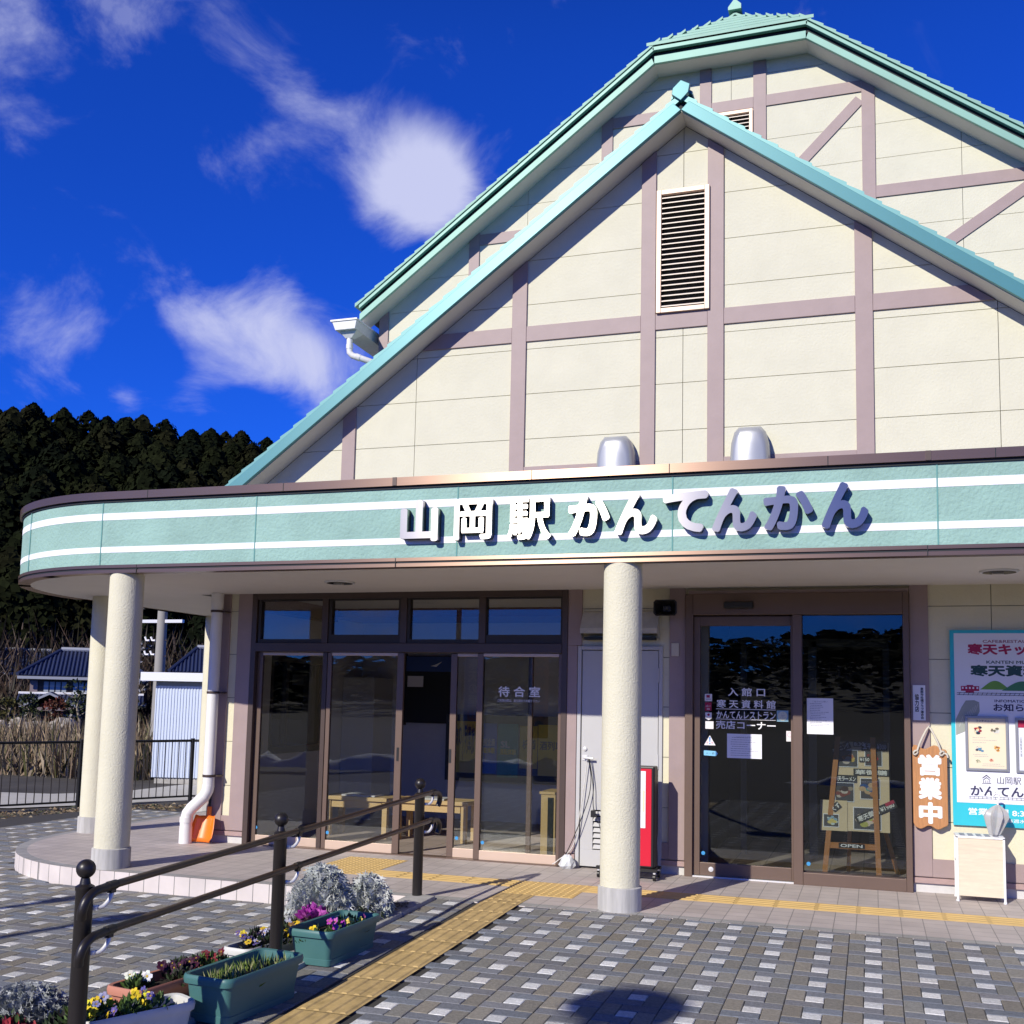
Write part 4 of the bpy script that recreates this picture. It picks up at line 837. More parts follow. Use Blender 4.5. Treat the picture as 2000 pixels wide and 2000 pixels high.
def case(x0, x1, z0, z1, pm, band=None, seed=1):
    f = MB(); w = .020
    f.box(x0, x0 + w, -.052, -.0335, z0, z1); f.box(x1 - w, x1, -.052, -.0335, z0, z1); f.box(x0 + w, x1 - w, -.052, -.0335, z1 - w, z1); f.box(x0 + w, x1 - w, -.052, -.0335, z0, z0 + w); c = f.build('poster_case', mat('grey_case_frame', (.33, .34, .36), .4, metal=.5), ib, bevel=.002)
    MB().box(x0 + w, x1 - w, -.040, -.036, z0 + w, z1 - w).build('poster', pm, c)
    return c
c = case(.725, 1.052, 1.015, 1.462, mat('cream_menu_paper', (.78, .68, .50), .6)); Y_ = -.0408
text('ランチメニュー', 'lettering', .81, 1.415, .955, 1.432, Y_, ink, c); b = MB(); rnd = random.Random(11)
def food(par, cx, cz, r, cols, y, seed):
    rnd = random.Random(seed); b = MB()
    for i in range(16):
        b.col = rnd.choice(cols); a = rnd.uniform(0, 2 * PI); d_ = r * rnd.uniform(0, .75); q = r * rnd.uniform(.18, .42); x, z = cx + d_ * math.cos(a), cz + d_ * .8 * math.sin(a); yy = y - i * .00006
        b.add([(x + q * math.cos(k * PI / 4), yy, z + q * .7 * math.sin(k * PI / 4)) for k in range(8)], [tuple(range(7, -1, -1))])
    return b.build('food_picture', leafm, par)
food(c, .825, 1.345, .042, [(.02, .03, .06), (.6, .25, .12), (.25, .45, .55), (.7, .6, .4), (.3, .02, .04)], Y_, 1); food(c, .955, 1.345, .042, [(.02, .02, .02), (.65, .65, .6), (.5, .5, .5), (.15, .14, .1)], Y_, 2)
food(c, .835, 1.195, .038, [(.1, .25, .4), (.7, .65, .5), (.65, .6, .55), (.05, .06, .1)], Y_, 3); food(c, .96, 1.20, .038, [(.6, .3, .05), (.7, .5, .2), (.3, .1, .05), (.6, .55, .4)], Y_, 4)
food(c, .82, 1.09, .022, [(.3, .4, .2), (.1, .12, .08), (.6, .55, .4)], Y_, 5); food(c, .92, 1.10, .022, [(.4, .05, .05), (.6, .3, .2)], Y_, 6)
lines(c, .78, 1.0, 1.235, 1.295, 3, grey_ink, Y_, 31, .0025); lines(c, .78, 1.0, 1.125, 1.155, 2, grey_ink, Y_, 32, .0025); lines(c, .85, 1.02, 1.05, 1.08, 2, grey_ink, Y_, 33, .0025)
c = case(1.105, 1.43, 1.01, 1.455, mat('white_poster', (.72, .75, .82), .5)); MB().box(1.125, 1.41, -.0415, -.0401, 1.375, 1.435).build('crimson_band', rst, c); text('山\n岡\n駅\n東\n大\n垣', 'lettering', 1.139, 1.14, 1.152, 1.30, Y_, navy, c)
tx('山岡駅', .96, .912, 1.14, .972, navy, .005); tx('かんてんかん', .757, .812, 1.36, .892, navy, .03)
b = MB(); b.prism([(.845, .955), (.88, .985), (.915, .955), (.905, .955), (.88, .975), (.855, .955)], F_ - .001, F_); b.prism([(.85, .94), (.88, .965), (.91, .94), (.902, .94), (.88, .957), (.858, .94)], F_ - .001, F_)
for x in (.856, .872, .888, .902): b.box(x, x + .004, F_ - .001, F_, .918, .938)
b.box(.845, .915, F_ - .001, F_, .912, .9165); b.build('house_emblem', navy, ib)
b = MB(); b.box(.745, 1.5, F_ - .001, F_, .803, .8055); b.box(.745, 1.5, F_ - .001, F_, .788, .7905)
for i in range(24): b.box(.75 + i * .032, .753 + i * .032, F_ - .0018, F_ - .0011, .786, .8075)
b.build('railway_line', navy, ib)
tx('営業時間 8:30〜17:00', .737, .655, 1.45, .712, whitep, .02, -.0312); tx('※毎週水曜定休日', 1.00, .605, 1.34, .635, whitep, .008, -.0312)

# umbrella stand and umbrella
us = empty('umbrella_stand', (0, 0, 0)); tag(us, 'pale wood panelled white umbrella stand on casters below the information board', 'umbrella stand')
us_w = mat('pale_wood_panel', (.72, .63, .47), .6, var=.12, vs=3, stretch=(2, 10, 16))
MB().box(.632, .962, -.318, -.305, .045, .492).build('front_panel', us_w, us)
f = MB()
for x in (.618, .962):
    for y in (-.322, -.10): f.box(x, x + .015, y, y + .015, .02, .505)
f.box(.618, .977, -.322, -.085, .497, .512); f.box(.633, .962, -.30, -.10, .05, .06); f.box(.62, .632, -.30, -.10, .30, .315); f.box(.962, .975, -.30, -.10, .33, .345); f.box(.962, .975, -.30, -.10, .05, .065); f.build('frame', whitep, us)
for x in (.625, .97):
    for y in (-.315, -.095): MB().lathe((x, y, 0), [(.012, 0), (.014, .008), (.009, .02)], 12).build('foot', whitep, us, smooth=40)
b = MB()
for i in range(5): b.box(.65 + i * .062, .69 + i * .062, -.30, -.12, .5125, .5132)
b.build('slots', grey_ink, us)
um = empty('umbrella', (0, 0, 0)); tag(um, 'closed translucent white umbrella with a hooked handle standing in the umbrella stand', 'umbrella')
ux, uy = .915, -.17; b = MB(); n = 16; vs = []
for k, (r, z) in enumerate([(.012, .50), (.045, .52), (.078, .60), (.10, .66), (.085, .70), (.045, .735), (.012, .755)]):
    vs += [(ux + .03 * (z - .5) / .25 + (r * (1 + .28 * math.sin(i * PI))) * math.cos(2 * PI * i / n) * (1 if i % 2 else .72), uy + r * (1 if i % 2 else .72) * math.sin(2 * PI * i / n), z) for i in range(n)]
b.add(vs, [(k * n + i, k * n + (i + 1) % n, (k + 1) * n + (i + 1) % n, (k + 1) * n + i) for k in range(6) for i in range(n)])
vin = mat('translucent_vinyl', (.66, .65, .64), .25, coat=.4); vin.node_tree.nodes['Principled BSDF'].inputs['Transmission Weight'].default_value = .35
b.build('canopy', vin, um, smooth=30)
MB().tube(sag([(ux - .01, uy, .10), (ux + .03, uy, .74), (ux + .042, uy, .80), (ux + .04, uy - .005, .835), (ux + .015, uy - .01, .845), (ux - .005, uy - .01, .825), (ux - .008, uy - .01, .80)]), .008, 8).build('handle', whitep, um, smooth=60)

# snow shovel, leaning at the corner
orange = mat('orange_plastic', (.85, .20, .015), .35, coat=.3); sh = empty('snow_shovel', (0, 0, 0)); tag(sh, 'orange plastic snow shovel with a dark handle leaning behind the downpipe foot', 'shovel')
b = MB(); n = 9; rows = []
for k in range(7):
    z = .27 - k * .043; wd = .115 + .022 * math.sin(min(1, k / 4) * PI / 2); yy = -.075 - k * .013
    rows += [(-6.50 + (i / (n - 1) * 2 - 1) * wd * (1 - (.22 if k == 6 and i in (0, n - 1) else 0)), yy + .055 * (1 - (i / (n - 1) * 2 - 1) ** 2) - .045, z + (.012 if i in (0, n - 1) else 0)) for i in range(n)]
b.add(rows, [(k * n + i, k * n + i + 1, (k + 1) * n + i + 1, (k + 1) * n + i) for k in range(6) for i in range(n - 1)])
o = b.build('scoop', orange, sh, smooth=40); so_ = o.modifiers.new('thick', 'SOLIDIFY'); so_.thickness = .006
b = MB()
for i in (2, 6): b.tube([(-6.50 + (i / 8 * 2 - 1) * .12, -.085, .25), (-6.50 + (i / 8 * 2 - 1) * .13, -.145, .02)], .008, 6)
b.tube([(-6.50, -.06, .22), (-6.50, -.05, .36)], .024, 10); b.build('ribs', orange, sh, smooth=40)
MB().tube([(-6.50, -.06, .25), (-6.51, -.03, .62), (-6.52, -.028, .95)], .014, 10).build('handle', blk, sh, smooth=40)
# white bag at the foot of the pier
b = MB(); rnd = random.Random(9)
vs = []; n = 14
for k, (r, z) in enumerate([(.055, .0), (.075, .03), (.07, .07), (.045, .105), (.02, .125)]): vs += [(-2.66 + r * math.cos(2 * PI * i / n) * rnd.uniform(.8, 1.15), -.10 + .7 * r * math.sin(2 * PI * i / n) * rnd.uniform(.8, 1.15), max(.002, z + rnd.uniform(-.008, .008))) for i in range(n)]
b.add(vs, [(k * n + i, k * n + (i + 1) % n, (k + 1) * n + (i + 1) % n, (k + 1) * n + i) for k in range(4) for i in range(n)] + [tuple(range(n - 1, -1, -1)), tuple(range(4 * n, 5 * n))])
tag(b.build('plastic_bag', mat('white_bag', (.6, .62, .62), .4)), 'crumpled white plastic bag on the tiles between the storefront and the service door', 'bag')

# ---------------- menu easel behind the fixed glass
ez = empty('menu_easel', (0, 0, 0)); tag(ez, 'wooden easel holding a cluttered handwritten menu board behind the right entrance glass', 'easel')
ew = mat('easel_wood', (.42, .17, .045), .5, var=.15, stretch=(15, 15, 2)); bdm = mat('plywood_board', (.66, .53, .34), .6, var=.06)
Yb_ = .33
def leg(x0, y0, x1, y1, z1, w=.022): return MB().add([(x0 - w, y0 - .012, .006), (x0 + w, y0 - .012, .006), (x0 + w, y0 + .012, .006), (x0 - w, y0 + .012, .006), (x1 - w, y1 - .012, z1), (x1 + w, y1 - .012, z1), (x1 + w, y1 + .012, z1), (x1 - w, y1 + .012, z1)], [(0, 1, 5, 4), (1, 2, 6, 5), (2, 3, 7, 6), (3, 0, 4, 7), (4, 5, 6, 7), (3, 2, 1, 0)]).build('leg', ew, ez)
leg(-.425, .30, -.30, .40, 1.25); leg(.035, .28, -.005, .40, 1.25); leg(.20, .85, -.12, .44, 1.2, .02); leg(-.23, .80, -.18, .44, 1.2, .018)
MB().box(-.385, .02, .318, .338, .275, .325).build('crossbar', ew, ez)
RX = Matrix.Translation((0, Yb_, .43)) @ Matrix.Rotation(math.radians(-7), 4, 'X')
def onb(o): o.matrix_local = RX; return o
def pl(x0, x1, z0, z1, m, name, layer=1, parent=None, rot=0):
    cx_, cz_ = (x0 + x1) / 2, (z0 + z1) / 2; c_, s_ = math.cos(rot), math.sin(rot); w_, h_ = (x1 - x0) / 2, (z1 - z0) / 2
    pts = [(cx_ + a * w_ * c_ - b2 * h_ * s_, cz_ + a * w_ * s_ + b2 * h_ * c_ - .43) for a, b2 in ((-1, -1), (1, -1), (1, 1), (-1, 1))]
    o = MB().prism(pts, -.002 * layer - .0015, -.002 * layer).build(name, m, parent or ez)
    if parent is None: onb(o)
    return o
MB().box(-.33, .13, .0, .012, .0, .78).build('board', bdm, ez).matrix_local = RX
o = pl(-.455, -.225, .425, .69, bdm, 'small_board', 4)
chalk = mat('chalk_white', (.75, .75, .72), .7); cardm = mat('black_menu_card', (.012, .013, .012), .5); photo = mat('photo_paper', (.5, .5, .5), .4)
def card(x0, x1, z0, z1, s_, rot=0, layer=3, m=None):
    o = pl(x0, x1, z0, z1, m or cardm, 'menu_card', layer, rot=rot)
    cx_, cz_ = (x0 + x1) / 2, (z0 + z1) / 2; Mr = Matrix.Translation((cx_, 0, cz_ - .43)) @ Matrix.Rotation(-rot, 4, 'Y')
    text(s_, 'lettering', -(x1 - x0) * .45, -(z1 - z0) * .36, (x1 - x0) * .45, (z1 - z0) * .36, -.002 * layer - .0022, chalk, o, off=.025, M4=Mr); return o
def pic(x0, x1, z0, z1, cols, seed, layer=2, rot=0):
    o = pl(x0, x1, z0, z1, paper, 'food_photo', layer, rot=rot); pl(x0 + .006, x1 - .006, z0 + .006, z1 - .006, mat('dark_photo', (.045, .045, .05), .5), 'photo_ground', layer + .9, parent=o, rot=rot)
    food(o, (x0 + x1) / 2, (z0 + z1) / 2 - .43, min(x1 - x0, z1 - z0) * .52, cols, -.002 * (layer + .9) - .0022, seed); return o
card(-.36, -.19, 1.12, 1.185, 'モーニング', .42); card(-.17, -.07, 1.17, 1.215, '8:30', .05); card(-.10, .12, 1.135, 1.215, '五平餅 ¥300'); card(-.12, -.03, 1.035, 1.08, '¥150', .0, 5); card(-.17, .13, .915, .975, '華御膳'); card(-.345, -.14, .85, .915, '寒天ラーメン')
pic(-.305, -.13, .985, 1.14, [(.4, .15, .08), (.5, .35, .1), (.15, .08, .04), (.45, .4, .35)], 21); pic(-.075, .075, 1.0, 1.14, [(.4, .03, .03), (.25, .05, .04), (.1, .06, .04)], 22)
pic(-.33, -.165, .68, .85, [(.3, .25, .2), (.5, .45, .4), (.2, .06, .05), (.05, .03, .03)], 23); pic(-.115, .055, .71, .895, [(.05, .1, .25), (.4, .2, .1), (.05, .3, .3), (.5, .35, .2), (.35, .3, .28)], 24)
pic(-.175, .06, .445, .64, [(.5, .3, .1), (.4, .4, .1), (.5, .2, .1), (.6, .5, .4)], 25); pic(-.43, -.295, .455, .57, [(.6, .5, .15), (.5, .6, .6), (.25, .4, .5)], 26, 5)
card(-.36, -.28, .60, .665, 'くず', .7, 7); card(-.17, .20, .57, .64, '寒天御膳 ¥1980', .46, 8)
o = pl(.09, .17, .67, .70, rst, 'red_label', 10, rot=.46)
o = pl(-.30, -.08, .283, .323, blk, 'open_plate', 0); o.matrix_local = Matrix.Translation((0, .315, .43)); text('OPEN', 'lettering', -.285, -.14, -.10, -.113, -.0035, whitep, o, off=.02)
# black bag on the easel top
# ---------------- waiting room furniture
tw_ = mat('light_bench_wood', (.62, .42, .19), .5, var=.1, stretch=(2, 14, 14))
def bench(x0, x1, y0, y1, h, lb, rz=0):
    t = empty('bench', ((x0 + x1) / 2, (y0 + y1) / 2, .004)); tag(t, lb, 'bench'); w_, d_ = (x1 - x0) / 2, (y1 - y0) / 2; t.rotation_euler.z = rz
    MB().box(-w_, w_, -d_, d_, h - .04, h).build('seat', tw_, t, bevel=.004)
    for a in (-1, 1):
        for c_ in (-1, 1): MB().box(a * (w_ - .06) - .028, a * (w_ - .06) + .028, c_ * (d_ - .05) - .028, c_ * (d_ - .05) + .028, 0, h - .041).build('leg', tw_, t)
    MB().box(-w_ + .1, w_ - .1, -d_ + .03, -d_ + .05, h - .12, h - .041).build('apron', tw_, t); return t
bench(-5.75, -4.95, .95, 1.35, .43, 'light wooden bench behind the second storefront pane, papers on its seat')
bench(-4.93, -4.05, .98, 1.38, .43, 'light wooden bench seen through the open sliding door')
for (x, y, c_, lb) in [(-5.35, 1.13, (.55, .55, .58), 'white newspaper lying on the left waiting room bench'), (-4.55, 1.16, (.5, .5, .5), 'white folded cloth lying on the right waiting room bench')]:
    o = MB().box(x - .2, x + .2, y - .12, y + .12, .435, .452).build('newspaper' if x < -5 else 'folded_cloth', mat('print_%d' % int(-x), c_, .7, var=.2, vs=20)); tag(o, lb, 'newspaper' if x < -5 else 'cloth')
t = empty('cabinet', (-2.93, .62, .004)); tag(t, 'light wooden cabinet in the right corner of the waiting room', 'cabinet')
MB().box(-.17, .12, -.13, .25, 0, .60).build('body', tw_, t); MB().box(-.10, -.04, -.134, -.1301, .02, .57).build('dark_gap', black, t); MB().box(-.185, .135, -.14, .26, .601, .625).build('top', tw_, t)
t = empty('flower_vase', (-2.86, .60, .63)); tag(t, 'glass vase of magenta flowers on the waiting room cabinet', 'vase')
MB().lathe((0, 0, 0), [(.02, 0), (.032, .01), (.02, .05), (.028, .09)], 16).build('vase', mat('glassy_vase', (.5, .6, .65), .1), t, smooth=50)
b = MB(); rnd = random.Random(5)
for i in range(80):
    a, e_ = rnd.uniform(0, 2 * PI), rnd.uniform(-.3, 1.4); r = .085 * rnd.uniform(.5, 1); c_ = Vector((r * math.cos(a) * math.cos(e_) - .02, r * math.sin(a) * math.cos(e_), .18 + r * 1.2 * math.sin(e_))); b.col = rnd.choice([(.50, .03, .30), (.65, .08, .42), (.75, .25, .55)])
    n1 = Vector((rnd.uniform(-1, 1), rnd.uniform(-1, 1), rnd.uniform(-1, 1))).normalized(); u1 = n1.orthogonal().normalized(); v1 = n1.cross(u1)
    b.add([c_ + (u1 * math.cos(k * 1.257) + v1 * math.sin(k * 1.257)) * .019 for k in range(5)], [(0, 1, 2, 3, 4)])
b.build('flowers', leafm, t)
# posters on the back wall of the waiting room
def poster(x0, x1, z0, z1, col, lb, items, y=3.0):
    o = MB().box(x0, x1, y - .004, y, z0, z1).build('poster', mat('poster_%s' % lb[:14].replace(' ', '_'), col, .6)); tag(o, lb, 'poster')
    for (s_, a, c_, d_, e_, m_) in items: text(s_, 'lettering', x0 + (x1 - x0) * a, z0 + (z1 - z0) * c_, x0 + (x1 - x0) * d_, z0 + (z1 - z0) * e_, y - .006, m_, o, off=.03)
    return o
MB().box(-5.15, -3.40, 3.0, 3.09, .50, 1.32).build('poster_board', mat('dark_notice_board', (.05, .06, .07), .8), B)
yi = mat('yellow_ink', (.65, .50, .05), .6); wi = mat('white_ink', (.55, .55, .5), .6)
poster(-5.10, -4.72, .60, 1.24, (.50, .40, .04), 'yellow poster with vertical black lettering at the left of the notice board', [('列車旅', .55, .35, .9, .95, ink), ('秋の', .2, .5, .45, .95, ink)])
poster(-4.71, -4.46, .60, 1.22, (.02, .10, .42), 'blue poster next to the yellow one on the notice board', [('特別企画', .1, .55, .9, .7, wi), ('運転体験', .1, .4, .9, .52, yi)])
poster(-4.45, -4.18, .56, 1.22, (.01, .20, .17), 'dark green poster in the middle of the notice board', [('SL', .15, .55, .6, .68, wi), ('運転体験', .12, .42, .9, .53, yi)])
poster(-4.16, -3.93, .68, 1.20, (.48, .38, .04), 'narrow yellow poster right of the green one on the notice board', [('枡酒', .15, .45, .9, .68, ink)])
poster(-3.92, -3.58, .60, 1.22, (.45, .37, .06), 'yellow poster reading train in black at the right of the notice board', [('酒列車', .06, .50, .92, .68, ink)])
poster(-3.40, -3.10, 1.30, 1.92, (.52, .24, .16), 'salmon poster beside the notice board high on the room wall', [('寒天', .3, .55, .7, .9, ink), ('山岡駅', .2, .1, .8, .3, rst)])

# ================================================================= HANDRAIL
hr_ = empty('handrail', (0, 0, 0)); tag(hr_, 'dark double handrail on three ball topped posts beside the entrance ramp', 'handrail')
RXh = -3.25
zr = lambda y: .03 * (y + 1.93)
for y, zb_2 in ((-5.64, .73), (-4.0, .785), (-1.97, .858)):
    MB().lathe((-3.32, y, zr(y) - .15), [(.038, 0), (.038, zb_2 - .075 - zr(y) + .15 - .02), (.041, zb_2 - .075 - zr(y) + .15 - .015), (.041, zb_2 - .075 - zr(y) + .15), (.024, zb_2 - .065 - zr(y) + .15), (.019, zb_2 - .04 - zr(y) + .15)], 28).build('post', postm, hr_, smooth=35)
    b = MB(); b.lathe((-3.32, y, zb_2), [(.042 * math.cos(t), .042 * math.sin(t)) for t in [(-.5 + i / 12) * PI for i in range(13)]], 28, cap=False); b.build('ball_cap', postm, hr_, smooth=80)
top = lambda y: .65 + (y + 5.55) * .0385; low = lambda y: .455 + (y + 5.55) * .034
for fz in (top, low):
    MB().tube([(RXh, -5.54, fz(-5.54)), (RXh, -1.90, fz(-1.90))], .0175, 14).build('rail', railm, hr_, smooth=60)
    for ye, sg in ((-5.55, -1), (-1.89, 1)):
        pts = [(RXh, ye - sg * .03, fz(ye - sg * .03)), (RXh, ye + sg * .05, fz(ye + sg * .05) - .003), (RXh, ye + sg * .11, fz(ye) - .012), (RXh - .003, ye + sg * .155, fz(ye) - .04), (RXh - .01, ye + sg * .17, fz(ye) - .085), (RXh - .02, ye + sg * .16, fz(ye) - .12)]
        MB().tube(sag(pts), .0205, 14).build('end_return', postm, hr_, smooth=60)
    for y in (-5.64, -4.0, -1.97):
        yb2 = y + .085; z = fz(yb2)
        MB().tube(sag([(-3.32, yb2 - .06, z - .085), (-3.285, yb2 - .05, z - .088), (RXh - .01, yb2 - .03, z - .085), (RXh + .002, yb2 - .005, z - .055), (RXh, yb2 + .01, z - .022)]), .0105, 10).lathe((-3.285, yb2 - .055, z - .098), [(.013, 0), (.016, .01), (.013, .02)], 12).build('bracket', alum, hr_, smooth=60)
        MB().tube([(RXh, yb2 - .02, fz(yb2 - .02)), (RXh, yb2 + .03, fz(yb2 + .03))], .0215, 14).box(RXh - .012, RXh + .012, yb2 - .01, yb2 + .022, z - .032, z - .015).build('rail_clamp', postm, hr_, smooth=40)

# ================================================================= PLANTERS
soil = mat('dark_potting_soil', (.022, .016, .012), .95, var=.4, vs=60, bump=1, bs=120)
def planter(lb, loc, rz, L, Wd, H_, m, taper=.80, base=True):
    """ tapered window-box planter with a rolled rim, long axis along local y """
    t = empty('planter', loc); t.rotation_euler.z = rz; tag(t, lb, 'planter', 'planters along the kerb')
    def ring(w, l, z, r):
        o = []
        for sx, sy, a0 in ((1, 1, 0), (-1, 1, 1), (-1, -1, 2), (1, -1, 3)):
            for k in range(5): a = (a0 + k / 4) * PI / 2; o.append((sx * (w / 2 - r) + r * math.cos(a), sy * (l / 2 - r) + r * math.sin(a), z))
        return o
    secs = [(Wd * taper, L * .88, 0, .03), (Wd * taper + .004, L * .885, .035, .03), (Wd * taper - .004, L * .88, .037, .03), (Wd * .90, L * .945, H_ - .045, .04), (Wd * 1.0, L, H_ - .042, .05), (Wd * 1.0 + .006, L + .006, H_ - .02, .05), (Wd, L, H_ - .004, .05), (Wd * .97, L * .985, H_, .048), (Wd * .88, L * .93, H_ - .004, .04), (Wd * .80, L * .88, H_ * .45, .035)]
    b = MB(); n = 20; vs = []
    for s_ in secs: vs += ring(*s_)
    b.add(vs, [tuple(range(n - 1, -1, -1))] + [(k * n + i, k * n + (i + 1) % n, (k + 1) * n + (i + 1) % n, (k + 1) * n + i) for k in range(len(secs) - 1) for i in range(n)])
    b.build('box', m, t, smooth=40)
    b = MB(); q = ring(Wd * .86, L * .91, H_ * .72, .036); b.add(q, [tuple(range(n))]); b.build('soil', soil, t)
    return t
tealp = mat('teal_green_plastic', (.06, .165, .16), .45, var=.05, vs=4, spec=.4); terr_ = mat('terracotta_plastic', (.52, .22, .15), .6, var=.08, vs=6); whp = mat('white_grey_plastic', (.62, .62, .58), .55, var=.10, vs=8); pkp = mat('pale_pink_plastic', (.66, .36, .33), .5)
rzz = .03
P1 = planter('deep teal green planter with grassy shoots, nearest the camera on the ramp side', (-3.075, -4.70, -.083), -.09, .64, .30, .225, tealp)
P2 = planter('deep teal green planter with yellow and purple flowers by the second post', (-3.13, -3.63, -.052), -.05, .62, .31, .205, tealp)
P3 = planter('terracotta planter with white pansies left of the handrail', (-3.54, -4.68, -.15), -.14, .68, .24, .19, terr_)
P4 = planter('white planter full of dark pansies behind the second handrail post', (-3.545, -3.72, -.15), -.12, .62, .20, .18, whp)
P5 = planter('white planter of yellow pansies at the bottom edge beside the terracotta planter', (-3.30, -5.28, -.13), -.45, .55, .20, .18, whp)
P6 = planter('pale pink planter under the large silver foliage', (-3.60, -2.93, -.15), -.1, .55, .22, .16, pkp)

def leaves(b, rnd, c, rad, n, ll, lw, cols, up=.4, lobes=False, hemi=True):
    for i in range(n):
        a = rnd.uniform(0, 2 * PI); e = rnd.uniform(-.15 if hemi else -.9, 1.45); rr = rnd.uniform(.35, 1) ** .6
        d = Vector((math.cos(a) * math.cos(e), math.sin(a) * math.cos(e), math.sin(e)))
        p = Vector((c[0] + d.x * rad[0] * rr, c[1] + d.y * rad[1] * rr, c[2] + max(-.02, d.z) * rad[2] * rr))
        t = (d + Vector((rnd.uniform(-.6, .6), rnd.uniform(-.6, .6), rnd.uniform(-.2, .8) + up))).normalized(); s_ = t.cross(Vector((rnd.uniform(-1, 1), rnd.uniform(-1, 1), rnd.uniform(-.3, .3)))).normalized(); nn = t.cross(s_)
        L, w = ll * rnd.uniform(.6, 1.2), lw * rnd.uniform(.7, 1.2); k = rnd.uniform(.75, 1.15); cc = rnd.choice(cols); b.col = tuple(q * k for q in cc)
        if lobes:
            b.add([p, p + t * L * .35 + s_ * w * .35, p + t * L + nn * L * .12, p + t * L * .35 - s_ * w * .35], [(0, 1, 2, 3)])
            for sg in (-1, 1):
                for f in (.3, .6):
                    q = p + t * L * f; b.add([q, q + (t * .5 + s_ * sg) * w * .9, q + t * w * .35], [(0, 1, 2)])
        else: b.add([p, p + t * L * .5 + s_ * w * .5 + nn * L * .06, p + t * L, p + t * L * .5 - s_ * w * .5 + nn * L * .06], [(0, 1, 2, 3)])
def pansy(b, rnd, c, r, col, face=(.4, .1, .0)):
    nrm = Vector((rnd.uniform(-.5, .5), rnd.uniform(-1, -.2), rnd.uniform(.1, .9))).normalized(); u = nrm.orthogonal().normalized(); v = nrm.cross(u); c = Vector(c)
    for k in range(5):
        a = k * 1.257 + rnd.uniform(-.1, .1); d = u * math.cos(a) + v * math.sin(a); s_ = nrm.cross(d); b.col = tuple(q * rnd.uniform(.85, 1.1) for q in col)
        b.add([c, c + d * r * .5 + s_ * r * .5 + nrm * .002 * k, c + d * r * 1.05 + s_ * r * .28 + nrm * .002 * k, c + d * r * 1.05 - s_ * r * .28 + nrm * .002 * k, c + d * r * .5 - s_ * r * .5 + nrm * .002 * k], [(0, 1, 2, 3, 4)])
    b.col = face; b.add([c + nrm * .004 + (u * math.cos(k * 1.05) + v * math.sin(k * 1.05)) * r * .25 for k in range(6)], [tuple(range(6))])
def plant(name, lb, cat, fn, seed, grp=None):
    b = MB(); rnd = random.Random(seed); fn(b, rnd); o = b.build(name, leafm); tag(o, lb, cat, grp); return o
silver = [(.46, .49, .47), (.56, .58, .56), (.38, .42, .40), (.62, .64, .62)]; green = [(.05, .10, .02), (.08, .14, .03), (.10, .16, .05), (.035, .07, .02)]; dark = [(.02, .035, .012), (.035, .03, .03), (.03, .05, .02)]
plant('dusty_miller', 'large silver white dusty miller shrub behind the teal planter with flowers', 'dusty miller', lambda b, r: (leaves(b, r, (-3.66, -2.84, -.02), (.20, .22, .32), 1400, .075, .040, silver, .15, True), leaves(b, r, (-3.56, -2.90, -.05), (.16, .16, .18), 300, .06, .035, silver, -.2, True)), 1)
plant('dusty_miller', 'smaller silver dusty miller just right of the large one', 'dusty miller', lambda b, r: (leaves(b, r, (-3.40, -2.66, -.04), (.16, .17, .27), 800, .07, .038, silver, .15, True), leaves(b, r, (-3.34, -2.78, -.05), (.12, .12, .12), 200, .06, .035, dark + silver, 0, True)), 2)
plant('dusty_miller', 'low silver dusty miller bush at the bottom left corner', 'dusty miller', lambda b, r: (leaves(b, r, (-3.93, -5.30, -.15), (.24, .24, .21), 2100, .05, .030, [(.40, .42, .42), (.50, .52, .52), (.30, .32, .32), (.22, .24, .24)], .2, True),), 3)
plant('heather', 'low dark plant at the foot of the nearest handrail post', 'shrub', lambda b, r: leaves(b, r, (-3.56, -5.42, -.15), (.13, .14, .17), 500, .045, .02, dark, .2), 33)
plant('coleus', 'dark red leaved plant in front of the bottom left silver bush', 'foliage plant', lambda b, r: leaves(b, r, (-3.80, -5.50, -.13), (.15, .10, .11), 260, .055, .035, [(.22, .012, .03), (.14, .01, .03), (.30, .03, .04), (.06, .10, .03)], .2), 4)
plant('ornamental_cabbage', 'bright purple ornamental cabbage in front of the large silver foliage', 'ornamental cabbage', lambda b, r: (leaves(b, r, (-3.585, -3.09, .03), (.07, .06, .06), 90, .06, .055, [(.42, .05, .38), (.55, .12, .48), (.30, .03, .27)], .3), leaves(b, r, (-3.585, -3.08, .0), (.09, .08, .03), 50, .06, .05, [(.12, .05, .10), (.16, .14, .09)], -.1)), 5)
def clump(cx, cy, cz, lx, ly, nl, cols, nf, fr, lc=green, h=.07, fh=(.03, .08), rz=0):
    def fn(b, r):
        for i in range(max(1, nl // 40)):
            px, py = r.uniform(-lx, lx), r.uniform(-ly, ly); X = cx + px * math.cos(rz) - py * math.sin(rz); Y = cy + px * math.sin(rz) + py * math.cos(rz); leaves(b, r, (X, Y, cz), (.05, .05, h), 40, .045, .022, lc, .4)
        for i in range(nf):
            px, py = r.uniform(-lx, lx), r.uniform(-ly, ly); X = cx + px * math.cos(rz) - py * math.sin(rz); Y = cy + px * math.sin(rz) + py * math.cos(rz); col = r.choice(cols); pansy(b, r, (X, Y, cz + r.uniform(*fh)), fr * r.uniform(.8, 1.15), col, (.35, .22, .02) if sum(col) < 1.2 else (.5, .35, .03))
    return fn
gz = .075
